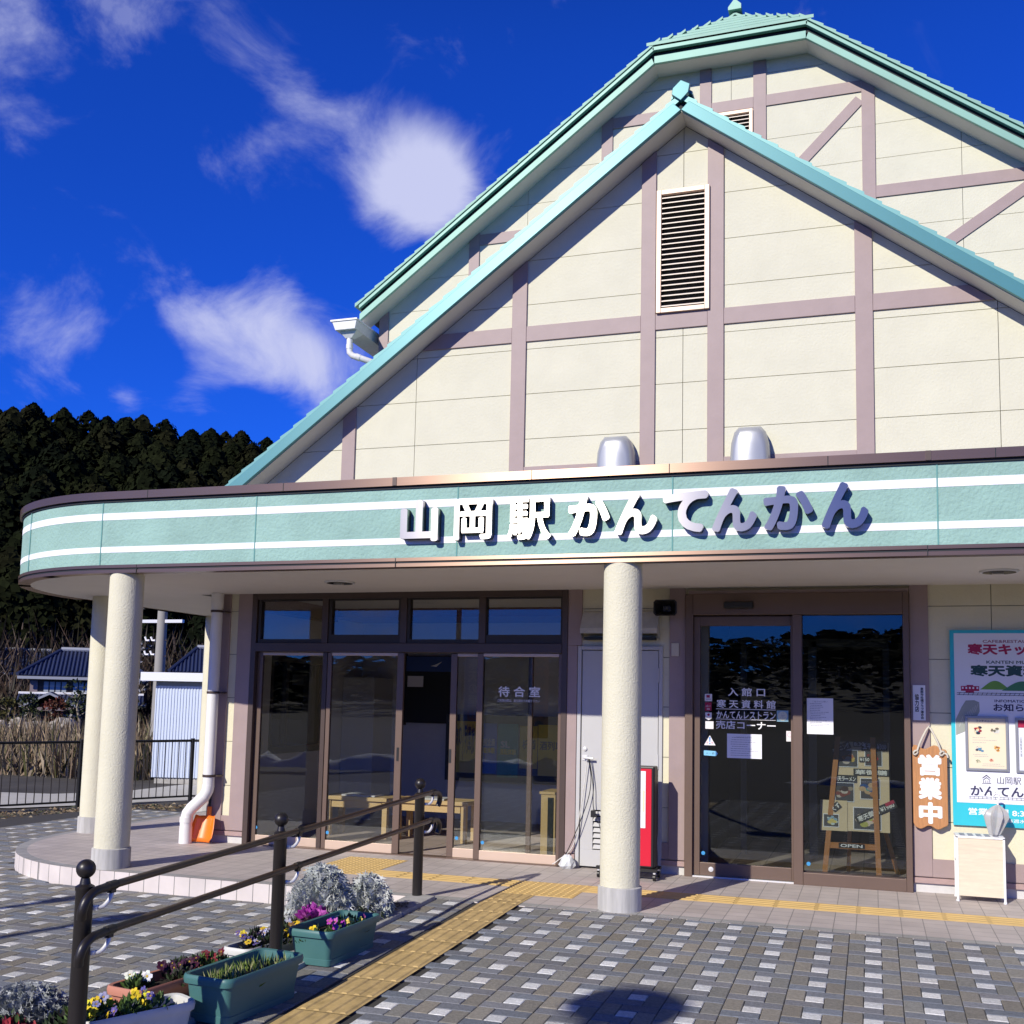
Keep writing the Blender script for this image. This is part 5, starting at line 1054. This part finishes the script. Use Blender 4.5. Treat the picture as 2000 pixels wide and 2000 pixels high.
plant('grassy_seedlings', 'thin green grassy shoots growing in the nearest teal planter', 'seedlings', lambda b, r: [leaves(b, r, (-3.075 + r.uniform(-.09, .09), -4.70 + r.uniform(-.26, .26), .045), (.03, .03, .05), 20, .065, .008, [(.16, .24, .04), (.22, .28, .08), (.10, .17, .03), (.35, .35, .18)], .8) for _ in range(34)], 6)
plant('narcissus', 'yellow flower with green leaves in the teal planter by the second post', 'flower', clump(-3.19, -3.83, .07, .05, .05, 80, [(.75, .58, .02)], 3, .026, h=.06), 7)
plant('pansy', 'violet pink flowers in the teal planter by the second post', 'flower', clump(-3.10, -3.70, .07, .06, .08, 80, [(.42, .05, .36), (.5, .12, .42)], 5, .024, h=.05, fh=(.05, .09)), 8)
plant('pansy', 'cream and yellow pansies at the back of the flowered teal planter', 'flower', clump(-3.10, -3.50, .07, .08, .09, 160, [(.75, .68, .35), (.7, .55, .1), (.25, .02, .15)], 8, .022, h=.06, fh=(.04, .09)), 9)
plant('pansy', 'white pansies at the near end of the terracotta planter', 'flower', clump(-3.60, -4.88, .0, .05, .07, 150, [(.75, .75, .70)], 4, .026, h=.05, fh=(.04, .07)), 10)
plant('pansy', 'blackish purple pansies in the middle of the terracotta planter', 'flower', clump(-3.52, -4.62, .0, .06, .12, 240, [(.03, .005, .025), (.05, .008, .03)], 16, .024, lc=dark, h=.07, fh=(.04, .09)), 11)
plant('pansy', 'dark red pansies at the far end of the terracotta planter', 'flower', clump(-3.48, -4.42, .0, .06, .07, 160, [(.20, .01, .02), (.12, .01, .02)], 7, .022, h=.07, fh=(.06, .10)), 12)
plant('pansy', 'dark violet and yellow pansies spilling over the near half of the white planter', 'flower', clump(-3.55, -3.84, .0, .09, .15, 320, [(.10, .07, .22), (.03, .02, .07), (.60, .42, .03), (.42, .38, .55)], 26, .021, lc=dark, h=.07, fh=(.03, .09)), 13)
plant('pansy', 'yellow and brown pansies at the far half of the white planter right of the post', 'flower', clump(-3.50, -3.56, .0, .08, .12, 240, [(.62, .45, .02), (.16, .08, .02), (.3, .3, .42)], 15, .024, lc=dark, h=.08, fh=(.05, .11)), 14)
plant('pansy', 'yellow and violet pansies filling the white planter at the bottom edge', 'flower', clump(-3.36, -5.34, .015, .08, .2, 420, [(.75, .60, .03), (.12, .10, .30), (.72, .56, .02), (.3, .3, .5)], 34, .021, lc=green, h=.06, fh=(.03, .09), rz=-.45), 15)
b = MB(); rnd = random.Random(8)
for i in range(220):
    x, y = rnd.gauss(-3.30, .04), rnd.uniform(-2.75, -2.25); r = rnd.uniform(.006, .016); a = rnd.uniform(0, PI); b.col = rnd.choice([(.02, .016, .012), (.05, .04, .03), (.03, .03, .02)]); z = zr(y) + .024
    b.add([(x + r * math.cos(a + k * 2.1), y + r * math.sin(a + k * 2.1), z + rnd.uniform(0, .006)) for k in range(3)], [(0, 1, 2)])
tag(b.build('dead_leaves', leafm), 'dark dead leaves and soil scattered on the kerb', 'leaf litter', kind='stuff')

# ================================================================= BEYOND THE STATION
fn_ = empty('fence', (0, 0, 0)); tag(fn_, 'black metal railing of thin upright bars between the forecourt and the concrete lot', 'fence')
A_, Z_ = Vector((-14.81, -.55, 0)), Vector((-11.28, 6.38, 0)); dv = (Z_ - A_); LF = dv.length; dv.normalize(); F2 = Vector((-9.2, 8.4, 0)); 
zt_, zb2_ = .73, -.34
for (P, Q) in ((A_, Z_), (Z_, Vector((-6.9, 8.9, 0)))):
    d = (Q - P); L = d.length; d.normalize()
    MB().tube([P + Vector((0, 0, zt_ - .03)), Q + Vector((0, 0, zt_ - .03))], .022, 8).build('top_rail', blk, fn_); MB().tube([P + Vector((0, 0, zb2_ + .09)), Q + Vector((0, 0, zb2_ + .09))], .016, 8).build('bottom_rail', blk, fn_)
    n = int(L / .125); b = MB()
    for i in range(1, n):
        q = P + d * (i * L / n); b.tube([q + Vector((0, 0, zb2_ + .09)), q + Vector((0, 0, zt_ - .03))], .0085, 6, cap=False)
    b.build('bars', dkframe, fn_)
    k = max(1, round(L / 2.1))
    for i in range(k + 1):
        q = P + d * (i * L / k)
        if P == Z_ and i == 0: continue
        MB().tube([q + Vector((0, 0, -.42)), q + Vector((0, 0, zt_ + .01))], .034, 10).build('fence_post', blk, fn_, smooth=40)
# storage shed
sh_ = empty('storage_shed', (-11.8, 11.4, -.35)); sh_.rotation_euler.z = math.radians(14); tag(sh_, 'pale blue white corrugated metal storage shed with a flat white roof edge', 'shed')
cor = mat('pale_blue_corrugated_sheet', (.56, .63, .76), .5, metal=.1, spec=.5); b = MB(); pts = []
x = -3.05
while x < 3.0: pts += [(x, -1.2), (x + .025, -1.2), (x + .035, -1.185), (x + .055, -1.185)]; x += .065
pts += [(3.0, -1.2), (3.0, 1.2), (-3.05, 1.2)]
b.prism(pts, .10, 2.02, 'z'); b.build('wall', cor, sh_)
MB().box(-3.3, 3.2, -1.42, 1.4, 2.12, 2.30).build('roof_edge', mat('white_roof_edge', (.75, .78, .85), .5), sh_); MB().box(-3.05, 3.0, -1.19, 1.19, 2.02, 2.12).build('eave_shadow_panel', mat('eave_shadow_grey', (.20, .22, .25), .6), sh_); MB().box(-3.0, 2.95, -1.15, 1.15, -.1, .11).build('base', conc, sh_)  # dark grey band under the roof edge: eave shade put into its colour
b = MB(); b.box(.55, 1.25, -1.23, -1.201, .95, 1.28); b.build('window_frame', pvcd, sh_); MB().box(.59, .90, -1.236, -1.231, .99, 1.24).box(.93, 1.21, -1.236, -1.231, .99, 1.24).build('window_pane', black, sh_)
# utility pole
po = empty('utility_pole', (-19.15, 15.8, -.6)); tag(po, 'tall grey concrete utility pole between the houses and the shed', 'utility pole')
MB().lathe((0, 0, 0), [(.17, 0), (.13, 4.9)], 20).build('pole', mat('grey_pole_concrete', (.30, .29, .27), .8), po, smooth=50)
for z in (4.1, 4.5): MB().box(-.7, .7, -.05, .05, z, z + .09).build('crossarm', alum, po)
for z in (3.7, 3.3):
    for x in (-.55, -.35): MB().tube([(x, 0, z), (x + .05, 0, z - .1), (x + .15, 0, z - .1)], .03, 6).build('insulator', whitep, po)
b = MB()
for i in range(7): b.box(-.2, .2, -.012, .012, .9 + i * .45, .92 + i * .45)
b.build('step_bolts', dbronze, po)

# houses with dark blue tiled hip roofs
tiler = bpy.data.materials.new('navy_roof_tiles'); tiler.use_nodes = True; nd, lk = tiler.node_tree.nodes, tiler.node_tree.links; p_ = nd['Principled BSDF']; p_.inputs['Base Color'].default_value = (.025, .035, .085, 1); p_.inputs['Roughness'].default_value = .5
MATS['navy_roof_tiles'] = tiler
darkw = mat('dark_timber_wall', (.05, .04, .035), .8, var=.2); plast = mat('cream_plaster', (.45, .42, .37), .9); mauve = mat('mauve_shutter', (.24, .19, .19), .7); ridge_m = mat('pale_ridge_tile', (.34, .36, .40), .6); shoji = mat('pale_curtained_glass', (.40, .44, .44), .5)
def hiproof(par, w, d, z, h, rl, ov=.9, corr=.32):
    """ hip roof whose slopes carry real rows of round tiles running down them """
    X, Yd = w / 2 + ov, d / 2 + ov; r = rl / 2; b = MB()
    C = [(-X, -Yd, z), (X, -Yd, z), (X, Yd, z), (-X, Yd, z)]; R1, R2 = (-r, 0, z + h), (r, 0, z + h)
    b.add(C + [R1, R2], [(0, 1, 5, 4), (1, 2, 5), (2, 3, 4, 5), (3, 0, 4), (3, 2, 1, 0)])
    rt = MB()
    def rows(p0, p1, q0, q1, k=1.0):
        P0, P1_, Q0, Q1 = map(Vector, (p0, p1, q0, q1)); n = int((P1_ - P0).length / corr)
        for i in range(1, n):
            t = i / n; a = P0.lerp(P1_, t)
            # go straight up the slope until the hip or the ridge
            yield a
    def f_z(x, y):   # height of the roof surface
        a = z + h * (1 - abs(y) / Yd); c = z + h * (X - abs(x)) / (X - r) if X > r else 1e9
        return min(a, c)
    n = int(2 * X / corr)
    for i in range(1, n):
        x = -X + i * 2 * X / n; ye = 0 if abs(x) <= r else Yd * (abs(x) - r) / (X - r)
        for sg in (-1, 1):
            if Yd - ye > .1: rt.tube([(x, sg * Yd, z + .05), (x, sg * ye, f_z(x, sg * ye) + .05)], .085, 5)
    n = int(2 * Yd / corr)
    for i in range(1, n):
        y = -Yd + i * 2 * Yd / n; xe = X - (X - r) * (1 - abs(y) / Yd)
        for sg in (-1, 1): rt.tube([(sg * X, y, z + .05), (sg * xe, y, f_z(xe, y) + .05)], .085, 5)
    rb = b.build('roof', tiler, par); rt.build('tile_rows', tiler, rb)
    b = MB(); b.tube([(-r, 0, z + h + .15), (r, 0, z + h + .15)], .20, 8); b.build('ridge', ridge_m, rb)
    b = MB()
    for sx in (-1, 1):
        for sy in (-1, 1): b.tube([(sx * X, sy * Yd, z + .1), (sx * r, 0, z + h + .1)], .17, 6)
    b.build('hip_ridges', tiler, rb)
    b = MB(); b.box(-X, X, -Yd - .02, -Yd + .05, z - .30, z - .06); b.build('pale_eave_edge', ridge_m, rb)
def house(lb, loc, rz, w, d, zg, two=True, low=True, cols=None):
    t = empty('house', loc); t.rotation_euler.z = math.radians(rz); tag(t, lb, 'house')
    MB().box(-w / 2, w / 2, -d / 2, d / 2, 0, zg).build('wall', darkw, t)
    hiproof(t, w, d, zg, 2.3, w * .52)
    for i in range(3):
        x = -w / 2 + w * (.24 + i * .27); wf = empty('window', (0, 0, 0)); wf.parent = t
        MB().box(x - 1.0, x + 1.0, -d / 2 - .06, -d / 2 - .003, zg - 1.45, zg - .40).build('window_frame', dkframe, wf)
        g_ = MB()
        for k in range(4): g_.box(x - .93 + k * .47, x - .93 + k * .47 + .36, -d / 2 - .09, -d / 2 - .062, zg - 1.36, zg - .5)
        g_.build('panes', shoji, wf)
    for x in (-w / 2 + .35, w / 2 - .5): MB().box(x - .3, x + .3, -d / 2 - .08, -d / 2 - .0635, zg - 1.45, zg - .42).build('shutter', mauve, t)
    if low:
        zl = zg - 1.6; lr = MB(); y0 = -d / 2 - 2.2; lr.add([(-w / 2 - .8, y0, zl - .9), (w / 2 + .6, y0, zl - .9), (w / 2 + .6, -d / 2, zl), (-w / 2 - .8, -d / 2, zl)], [(0, 1, 2, 3), (3, 2, 1, 0)]); lo = lr.build('lower_roof', tiler, t)
        rt = MB(); n = int((w + 1.4) / .32)
        for i in range(n): x = -w / 2 - .7 + i * .32; rt.tube([(x, y0, zl - .85), (x, -d / 2, zl + .05)], .085, 5)
        rt.build('tile_rows', MATS['navy_roof_tiles'], lo); MB().tube([(-w / 2 - .8, -d / 2 - .05, zl + .10), (w / 2 + .6, -d / 2 - .05, zl + .12)], .12, 6).build('snow_line', whitep, lo)
        gx = -w / 2 + 1.9; gb = MB()
        gb.add([(gx - 2.3, y0 - 1.6, zl - .95), (gx, y0 - 1.6, zl + .25), (gx + 2.3, y0 - 1.6, zl - .95), (gx - 2.3, -d / 2, zl - .95), (gx, -d / 2, zl + .25), (gx + 2.3, -d / 2, zl - .95)], [(0, 1, 4, 3), (1, 2, 5, 4)]); gr = gb.build('porch_roof', tiler, t); gr.modifiers.new('t', 'SOLIDIFY').thickness = .14
        MB().prism([(gx - 2.35, zl - 1.0), (gx, zl + .22), (gx + 2.35, zl - 1.0), (gx + 2.0, zl - 1.0), (gx, zl + .02), (gx - 2.0, zl - 1.0)], y0 - 1.66, y0 - 1.60).build('porch_gable_board', ridge_m, t); MB().box(gx - 1.9, gx + 1.9, y0 - 1.5, y0 - 1.45, zl - 1.3, zl - 1.02).build('porch_beam', mauve, t)
        for x in (gx - 1.7, gx + 1.7): MB().box(x - .1, x + .1, y0 - 1.55, y0 - 1.4, 0, zl - 1.3).build('porch_post', plast, t)
        for x in (-w * .12, w * .10, w * .28): MB().box(x - .55, x + .55, -d / 2 - .06, -d / 2 - .004, .5, 2.2).build('glazed_door', shoji, t)
    return t
hA = house('two storey house with dark blue tiled hip roof and pale edged porch behind the fence', (-67.2, 69.3, -2.7), 38, 8.6, 8, 5.5)
hB = house('house with a dark blue roof behind and left of the two storey house', (-86.5, 81.5, -2.7), 42, 12, 8, 6.1, low=False)
hC = house('house with a dark blue roof and wooden balcony between the column and the corner pillar', (-58.3, 75.5, -2.7), 35, 5.6, 8, 6.1, low=False)
bl = MB()
for i in range(14): bl.box(-4.2 + i * .24, -4.05 + i * .24, -5.3, -5.25, 2.6, 3.7)
bl.build('balcony_slats', mat('orange_brown_slats', (.30, .14, .06), .7), hC); MB().box(-4.4, -.6, -5.4, -4.0, 2.4, 2.6).build('balcony_floor', darkw, hC)

# garden wall of rocks and garden trees in front of the houses
b = MB(); rnd = random.Random(12)
def blobmesh(b, c, r, rnd, n=9, m_=6, jit=.25):
    vs = []; 
    for k in range(m_ + 1):
        e = -PI / 2 + PI * k / m_
        for i in range(n): q = r * rnd.uniform(1 - jit, 1 + jit); vs.append((c[0] + q * math.cos(e) * math.cos(2 * PI * i / n), c[1] + q * math.cos(e) * math.sin(2 * PI * i / n), c[2] + q * .75 * math.sin(e)))
    b.add(vs, [(k * n + i, k * n + (i + 1) % n, (k + 1) * n + (i + 1) % n, (k + 1) * n + i) for k in range(m_) for i in range(n)])
rockm = mat('pale_garden_rock', (.34, .31, .27), .95, var=.4, vs=3)
for i in range(11):
    t_ = i / 10; x, y = -62.6 + 4.6 * t_ + rnd.uniform(-.3, .3), 54.2 + 2.4 * t_ + rnd.uniform(-.4, .4); b2 = MB(); blobmesh(b2, (0, 0, 0), rnd.uniform(.5, .95), rnd); o = b2.build('garden_rock', rockm, smooth=20); o.location = (x, y, -1.55 + rnd.uniform(-.2, .5)); tag(o, '%s pale rounded rock from the left in the garden wall below the house' % ['first', 'second', 'third', 'fourth', 'fifth', 'sixth', 'seventh', 'eighth', 'ninth', 'tenth', 'last'][i], 'rock', 'rocks of the garden wall')
def garden_tree(lb, x, y, h, r, cols, seed, n=420, zb_=-2.2, trunk=(.28, .24, .18)):
    t = empty('garden_tree', (x, y, zb_)); tag(t, lb, 'tree'); rnd = random.Random(seed); b = MB()
    b.tube(sag([(0, 0, 0), (.15, .05, h * .3), (-.1, 0, h * .55), (.1, 0, h * .85)]), [.09] * 25, 7)
    for k in range(5): a = k * 1.3; b.tube([(0, 0, h * (.4 + .1 * k)), (math.cos(a) * r * .7, math.sin(a) * r * .7, h * (.55 + .09 * k))], .035, 5)
    b.build('trunk', mat('grey_bark', trunk, .9), t); b = MB()
    for k in range(9):
        a, e = rnd.uniform(0, 2 * PI), rnd.uniform(.35, .95); leaves(b, rnd, (math.cos(a) * r * .55 * rnd.random(), math.sin(a) * r * .55 * rnd.random(), h * e), (r * .5, r * .5, r * .30), n // 9, .28, .2, cols, .1, False, False)
    b.build('crown', leafm, t); return t
gcol = [(.035, .05, .015), (.05, .065, .02), (.02, .03, .01)]
garden_tree('rust red garden shrub before the house porch', -60.2, 57.6, 2.9, 1.2, [(.12, .03, .02), (.08, .03, .015)], 1)
garden_tree('rounded dark green garden tree left of the rust red shrub', -61.9, 57.0, 3.3, 1.2, gcol, 2)
garden_tree('cloud pruned pine with a bent pale trunk at the right end of the house', -58.6, 58.5, 4.4, 1.7, gcol, 3, trunk=(.42, .38, .32))
garden_tree('low yellowish green shrub beside the porch post', -63.4, 56.6, 2.9, .9, [(.09, .08, .02), (.06, .06, .02)], 4)
garden_tree('dark evergreen tree behind the utility pole', -47, 50, 7.6, 1.4, [(.01, .015, .012), (.015, .02, .015), (.2, .2, .22)], 5, zb_=-2.2)
# field of dry reeds
b = MB(); rnd = random.Random(14)
for i in range(16000):
    t_, s_ = rnd.random(), rnd.random(); x = -15.0 - 22 * t_ + s_ * 2 - 1; x = rnd.uniform(-34, -13); y = rnd.uniform(9.6, 18) + (x + 13) * -.0
    if y < 9.6 + max(0, (x + 15.5)) * .9: continue
    h = rnd.uniform(.45, 1.15) * (1 + .3 * math.sin(x * 1.3) * math.sin(y * 1.7)); a = rnd.uniform(0, PI); w_ = rnd.uniform(.008, .03); lx, ly = rnd.gauss(0, .22), rnd.gauss(0, .22); k = rnd.uniform(.35, 1.1); c_ = rnd.choice([(.36, .27, .17), (.30, .22, .14), (.22, .16, .11), (.42, .34, .23), (.13, .13, .05)]); b.col = tuple(q * k for q in c_)
    z = -.45; cx_, sy_ = math.cos(a) * w_, math.sin(a) * w_
    b.add([(x - cx_, y - sy_, z), (x + cx_, y + sy_, z), (x + lx * .5 + cx_, y + ly * .5 + sy_, z + h * .6), (x + lx, y + ly, z + h), (x + lx * .5 - cx_, y + ly * .5 - sy_, z + h * .6)], [(0, 1, 2, 3, 4)])
tag(b.build('dry_reeds', leafm), 'field of dry brown reeds beyond the concrete lot', 'reeds', kind='stuff')
# snow patches
snow = mat('old_snow', (.72, .77, .86), .8, var=.12, vs=6, bump=.8, bs=12)
def snowbank(lb, x0, y0, x1, y1, w, h, n=26, seed=1, zg=-.19):
    rnd = random.Random(seed); b = MB(); P, Q = Vector((x0, y0, 0)), Vector((x1, y1, 0)); d = (Q - P).normalized(); s_ = Vector((-d.y, d.x, 0)); vs = []
    for i in range(n + 1):
        t_ = i / n; c_ = P.lerp(Q, t_); tap = math.sin(PI * min(1, max(0, t_))) ** .4; ww, hh = w * tap * rnd.uniform(.7, 1.2), h * tap * rnd.uniform(.4, 1.2)
        for k in range(7): u = k / 6 * 2 - 1; q = c_ + s_ * u * ww + Vector((0, 0, zg + hh * (1 - u * u) * rnd.uniform(.7, 1.1) - .01)); vs.append(tuple(q))
    b.add(vs, [(i * 7 + k, i * 7 + k + 1, (i + 1) * 7 + k + 1, (i + 1) * 7 + k) for i in range(n) for k in range(6)]); o = b.build('snow_patch', snow, smooth=60); tag(o, lb, 'snow', kind='stuff'); return o
snowbank('thin strip of old snow on the dark ground before the fence', -9.75, 3.4, -8.9, 5.2, .16, .08, seed=2, zg=-.30)
b = MB(); rnd = random.Random(20)
for i in range(2600):
    u, v = rnd.random(), rnd.random(); x = -13.8 + 6 * u; y = 1.2 + 4.5 * u + rnd.gauss(0, .45); r = rnd.uniform(.01, .05); a = rnd.uniform(0, PI); b.col = rnd.choice([(.20, .14, .08), (.12, .09, .06), (.28, .22, .14), (.05, .06, .03)]); z = terr(x, y) + rnd.uniform(.005, .05)
    b.add([(x + r * math.cos(a), y + r * math.sin(a), z), (x - r * .3 * math.sin(a), y + r * .3 * math.cos(a), z + rnd.uniform(-.0, .03)), (x - r * math.cos(a), y - r * math.sin(a), z)], [(0, 1, 2)])
tag(b.build('dead_grass', leafm), 'dead grass and litter along the foot of the fence', 'dead grass', kind='stuff')

# wooded hillside : many conifer crowns, and bare brush on its lower slope
def conifer(seed, n=460):
    rnd = random.Random(seed); out = []
    H, R = 10.0, 3.9
    for i in range(n):
        t_ = rnd.random() ** .8; a = rnd.uniform(0, 2 * PI); lump = 1 + .22 * math.sin(a * 3 + seed) * math.sin(t_ * 9 + seed * 2); r = R * (1 - t_ ** 2.4) ** .75 * lump * rnd.uniform(.72, 1.05); z = 1.2 + t_ * (H - 1.2)
        c_ = Vector((r * math.cos(a), r * math.sin(a), z)); nn = Vector((math.cos(a), math.sin(a), .5 + rnd.uniform(-.4, .5))).normalized(); u = nn.orthogonal().normalized(); v = nn.cross(u); s_ = rnd.uniform(.35, .70); q = rnd.uniform(0, PI); u2 = u * math.cos(q) + v * math.sin(q); v2 = nn.cross(u2)
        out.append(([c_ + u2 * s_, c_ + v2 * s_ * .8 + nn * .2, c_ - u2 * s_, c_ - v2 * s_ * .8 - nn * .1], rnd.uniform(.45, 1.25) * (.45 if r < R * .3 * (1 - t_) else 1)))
    return out
kinds = [conifer(s_) for s_ in range(5)]
b = MB(); rnd = random.Random(31); cnt = 0
Nn, Tt = Vector((-.70, .71, 0)), Vector((.71, .70, 0))
for row in range(22):
    for k in range(42):
        dist = 16 + row * 4.6 + rnd.uniform(-1.5, 1.5); lat = -62 + k * 4.0 + rnd.uniform(-1.6, 1.6)
        p = Vector((-75, 75, 0)) + Nn * dist + Tt * lat
        ang = math.degrees(math.atan2(-(p.x), p.y + 9.6))
        if ang < 17 or ang > 56: continue
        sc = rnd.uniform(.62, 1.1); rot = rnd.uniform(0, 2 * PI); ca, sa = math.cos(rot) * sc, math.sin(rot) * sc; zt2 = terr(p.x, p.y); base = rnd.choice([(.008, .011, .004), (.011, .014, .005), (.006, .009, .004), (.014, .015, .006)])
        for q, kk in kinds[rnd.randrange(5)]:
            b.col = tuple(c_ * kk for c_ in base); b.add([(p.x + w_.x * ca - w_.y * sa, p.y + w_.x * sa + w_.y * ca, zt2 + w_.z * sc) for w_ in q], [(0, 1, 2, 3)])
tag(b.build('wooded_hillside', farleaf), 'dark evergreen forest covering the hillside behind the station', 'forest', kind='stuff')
b = MB(); rnd = random.Random(33)
for i in range(22000):
    dist = rnd.uniform(-6, 22); lat = rnd.uniform(-55, 60); p = Vector((-75, 75, 0)) + Nn * dist + Tt * lat; ang = math.degrees(math.atan2(-(p.x), p.y + 9.6))
    if ang < 17 or ang > 56: continue
    z = terr(p.x, p.y); h = rnd.uniform(1.5, 6.5); lx, ly = rnd.gauss(0, 1.0), rnd.gauss(0, 1.0); k = rnd.uniform(.2, 1.0); b.col = tuple(q * k for q in rnd.choice([(.10, .065, .05), (.13, .085, .06), (.07, .05, .04), (.05, .045, .025)])); w_ = rnd.uniform(.05, .16); a = rnd.uniform(0, PI)
    z0 = z + rnd.uniform(0, 3); b.add([(p.x - w_ * math.cos(a), p.y - w_ * math.sin(a), z0), (p.x + w_ * math.cos(a), p.y + w_ * math.sin(a), z0), (p.x + lx, p.y + ly, z0 + h * .6)], [(0, 1, 2)])
tag(b.build('bare_brush', leafm), 'bare brown winter brush on the lower slope above the houses', 'brush', kind='stuff')

# ================================================================= BEHIND THE CAMERA (seen in the glass, and the shadows they throw)
def nobori(lb, x, y, col, s_, lc, s2=None, c2=None):
    t = empty('banner', (x, y, -.17)); tag(t, lb, 'banner')
    MB().tube([(0, 0, 0), (0, 0, 2.95)], .012, 8).build('pole', whitep, t); MB().box(0, .5, -.006, .006, 2.87, 2.89).build('arm', whitep, t); MB().box(.015, .48, -.003, .003, .72, 2.86).build('cloth', mat('cloth_' + s_[0], col, .8), t); MB().lathe((0, 0, 0), [(.18, 0), (.16, .06), (.03, .09)], 20).build('base', conc, t)
    M2 = Matrix.Rotation(PI, 4, 'Z')
    n = len(s_.split('\n')) + (len(s2.split('\n')) if s2 else 0); h = 2.0 / n; k1 = len(s_.split('\n'))
    text(s_, 'lettering', -.40, 2.80 - h * k1 + .03, -.10, 2.80, -.005, lc, t, off=.03, M4=M2)
    if s2: text(s2, 'lettering', -.40, .80, -.10, 2.78 - h * k1, -.005, c2, t, off=.05, M4=M2)
nobori('blue advertising banner on a thin pole at the far side of the forecourt', -10.4, -17.0, (.01, .14, .48), '寒\n天\nの\n里', whitep, '山\n岡', rst)
nobori('orange advertising banner on a thin pole at the far side of the forecourt', -8.5, -17.0, (.75, .30, .06), '名\n物\n寒\n天', ink, 'の', ink)
snowbank('heap of cleared snow along the far edge of the forecourt', -17, -13.5, -3.5, -14.5, .55, .38, seed=5, zg=-.2, n=40)
snowbank('second heap of cleared snow along the car park', -2, -15, 9, -16, .45, .28, seed=6, zg=-.2, n=40)
b = MB(); rnd = random.Random(44)
for i in range(420):
    x, y = rnd.uniform(-170, 130), rnd.uniform(-150, -75); z = terr(x, y); sc = rnd.uniform(.8, 1.3); base = (.02, .028, .012)
    for q, kk in kinds[i % 5][:110]: b.col = tuple(c_ * kk for c_ in base); b.add([(x + w_.x * sc * 1.3, y + w_.y * sc * 1.3, z + w_.z * sc * .45) for w_ in q], [(0, 1, 2, 3)])
tag(b.build('far_woods', farleaf), 'wooded hills on the far side of the valley', 'forest', kind='stuff')
lampm = mat('grey_lamp_post', (.25, .25, .26), .5, metal=.4)
def lamp_post(lb, x, y, h, hr_r, arm=0):
    t = empty('street_lamp', (x, y, -.17)); tag(t, lb, 'street lamp'); MB().lathe((0, 0, 0), [(.07, 0), (.045, h)], 16).build('pole', lampm, t, smooth=40)
    MB().lathe((0, 0, h - .02), [(.05, 0), (hr_r, .12), (hr_r * .95, .22), (.06, .34)], 28).build('lamp_head', lampm, t, smooth=40)
L_ = lambda gx, gy, h: (gx - .35 * (h + .17) / .615, gy - (h + .17) / .615)
x, y = L_(-1.10, -3.62, 5.2); lamp_post('grey street lamp with a round head in the forecourt', x, y, 5.1, .30)
for gx, gy, h, rr in ((-5.32, -2.85, 4.4, .13), (-6.15, -2.35, 4.0, .10)):
    x, y = L_(gx, gy, h); lamp_post('slim grey lamp post at the left of the forecourt, %s one' % ('taller' if h > 4.2 else 'shorter'), x, y, h, rr)
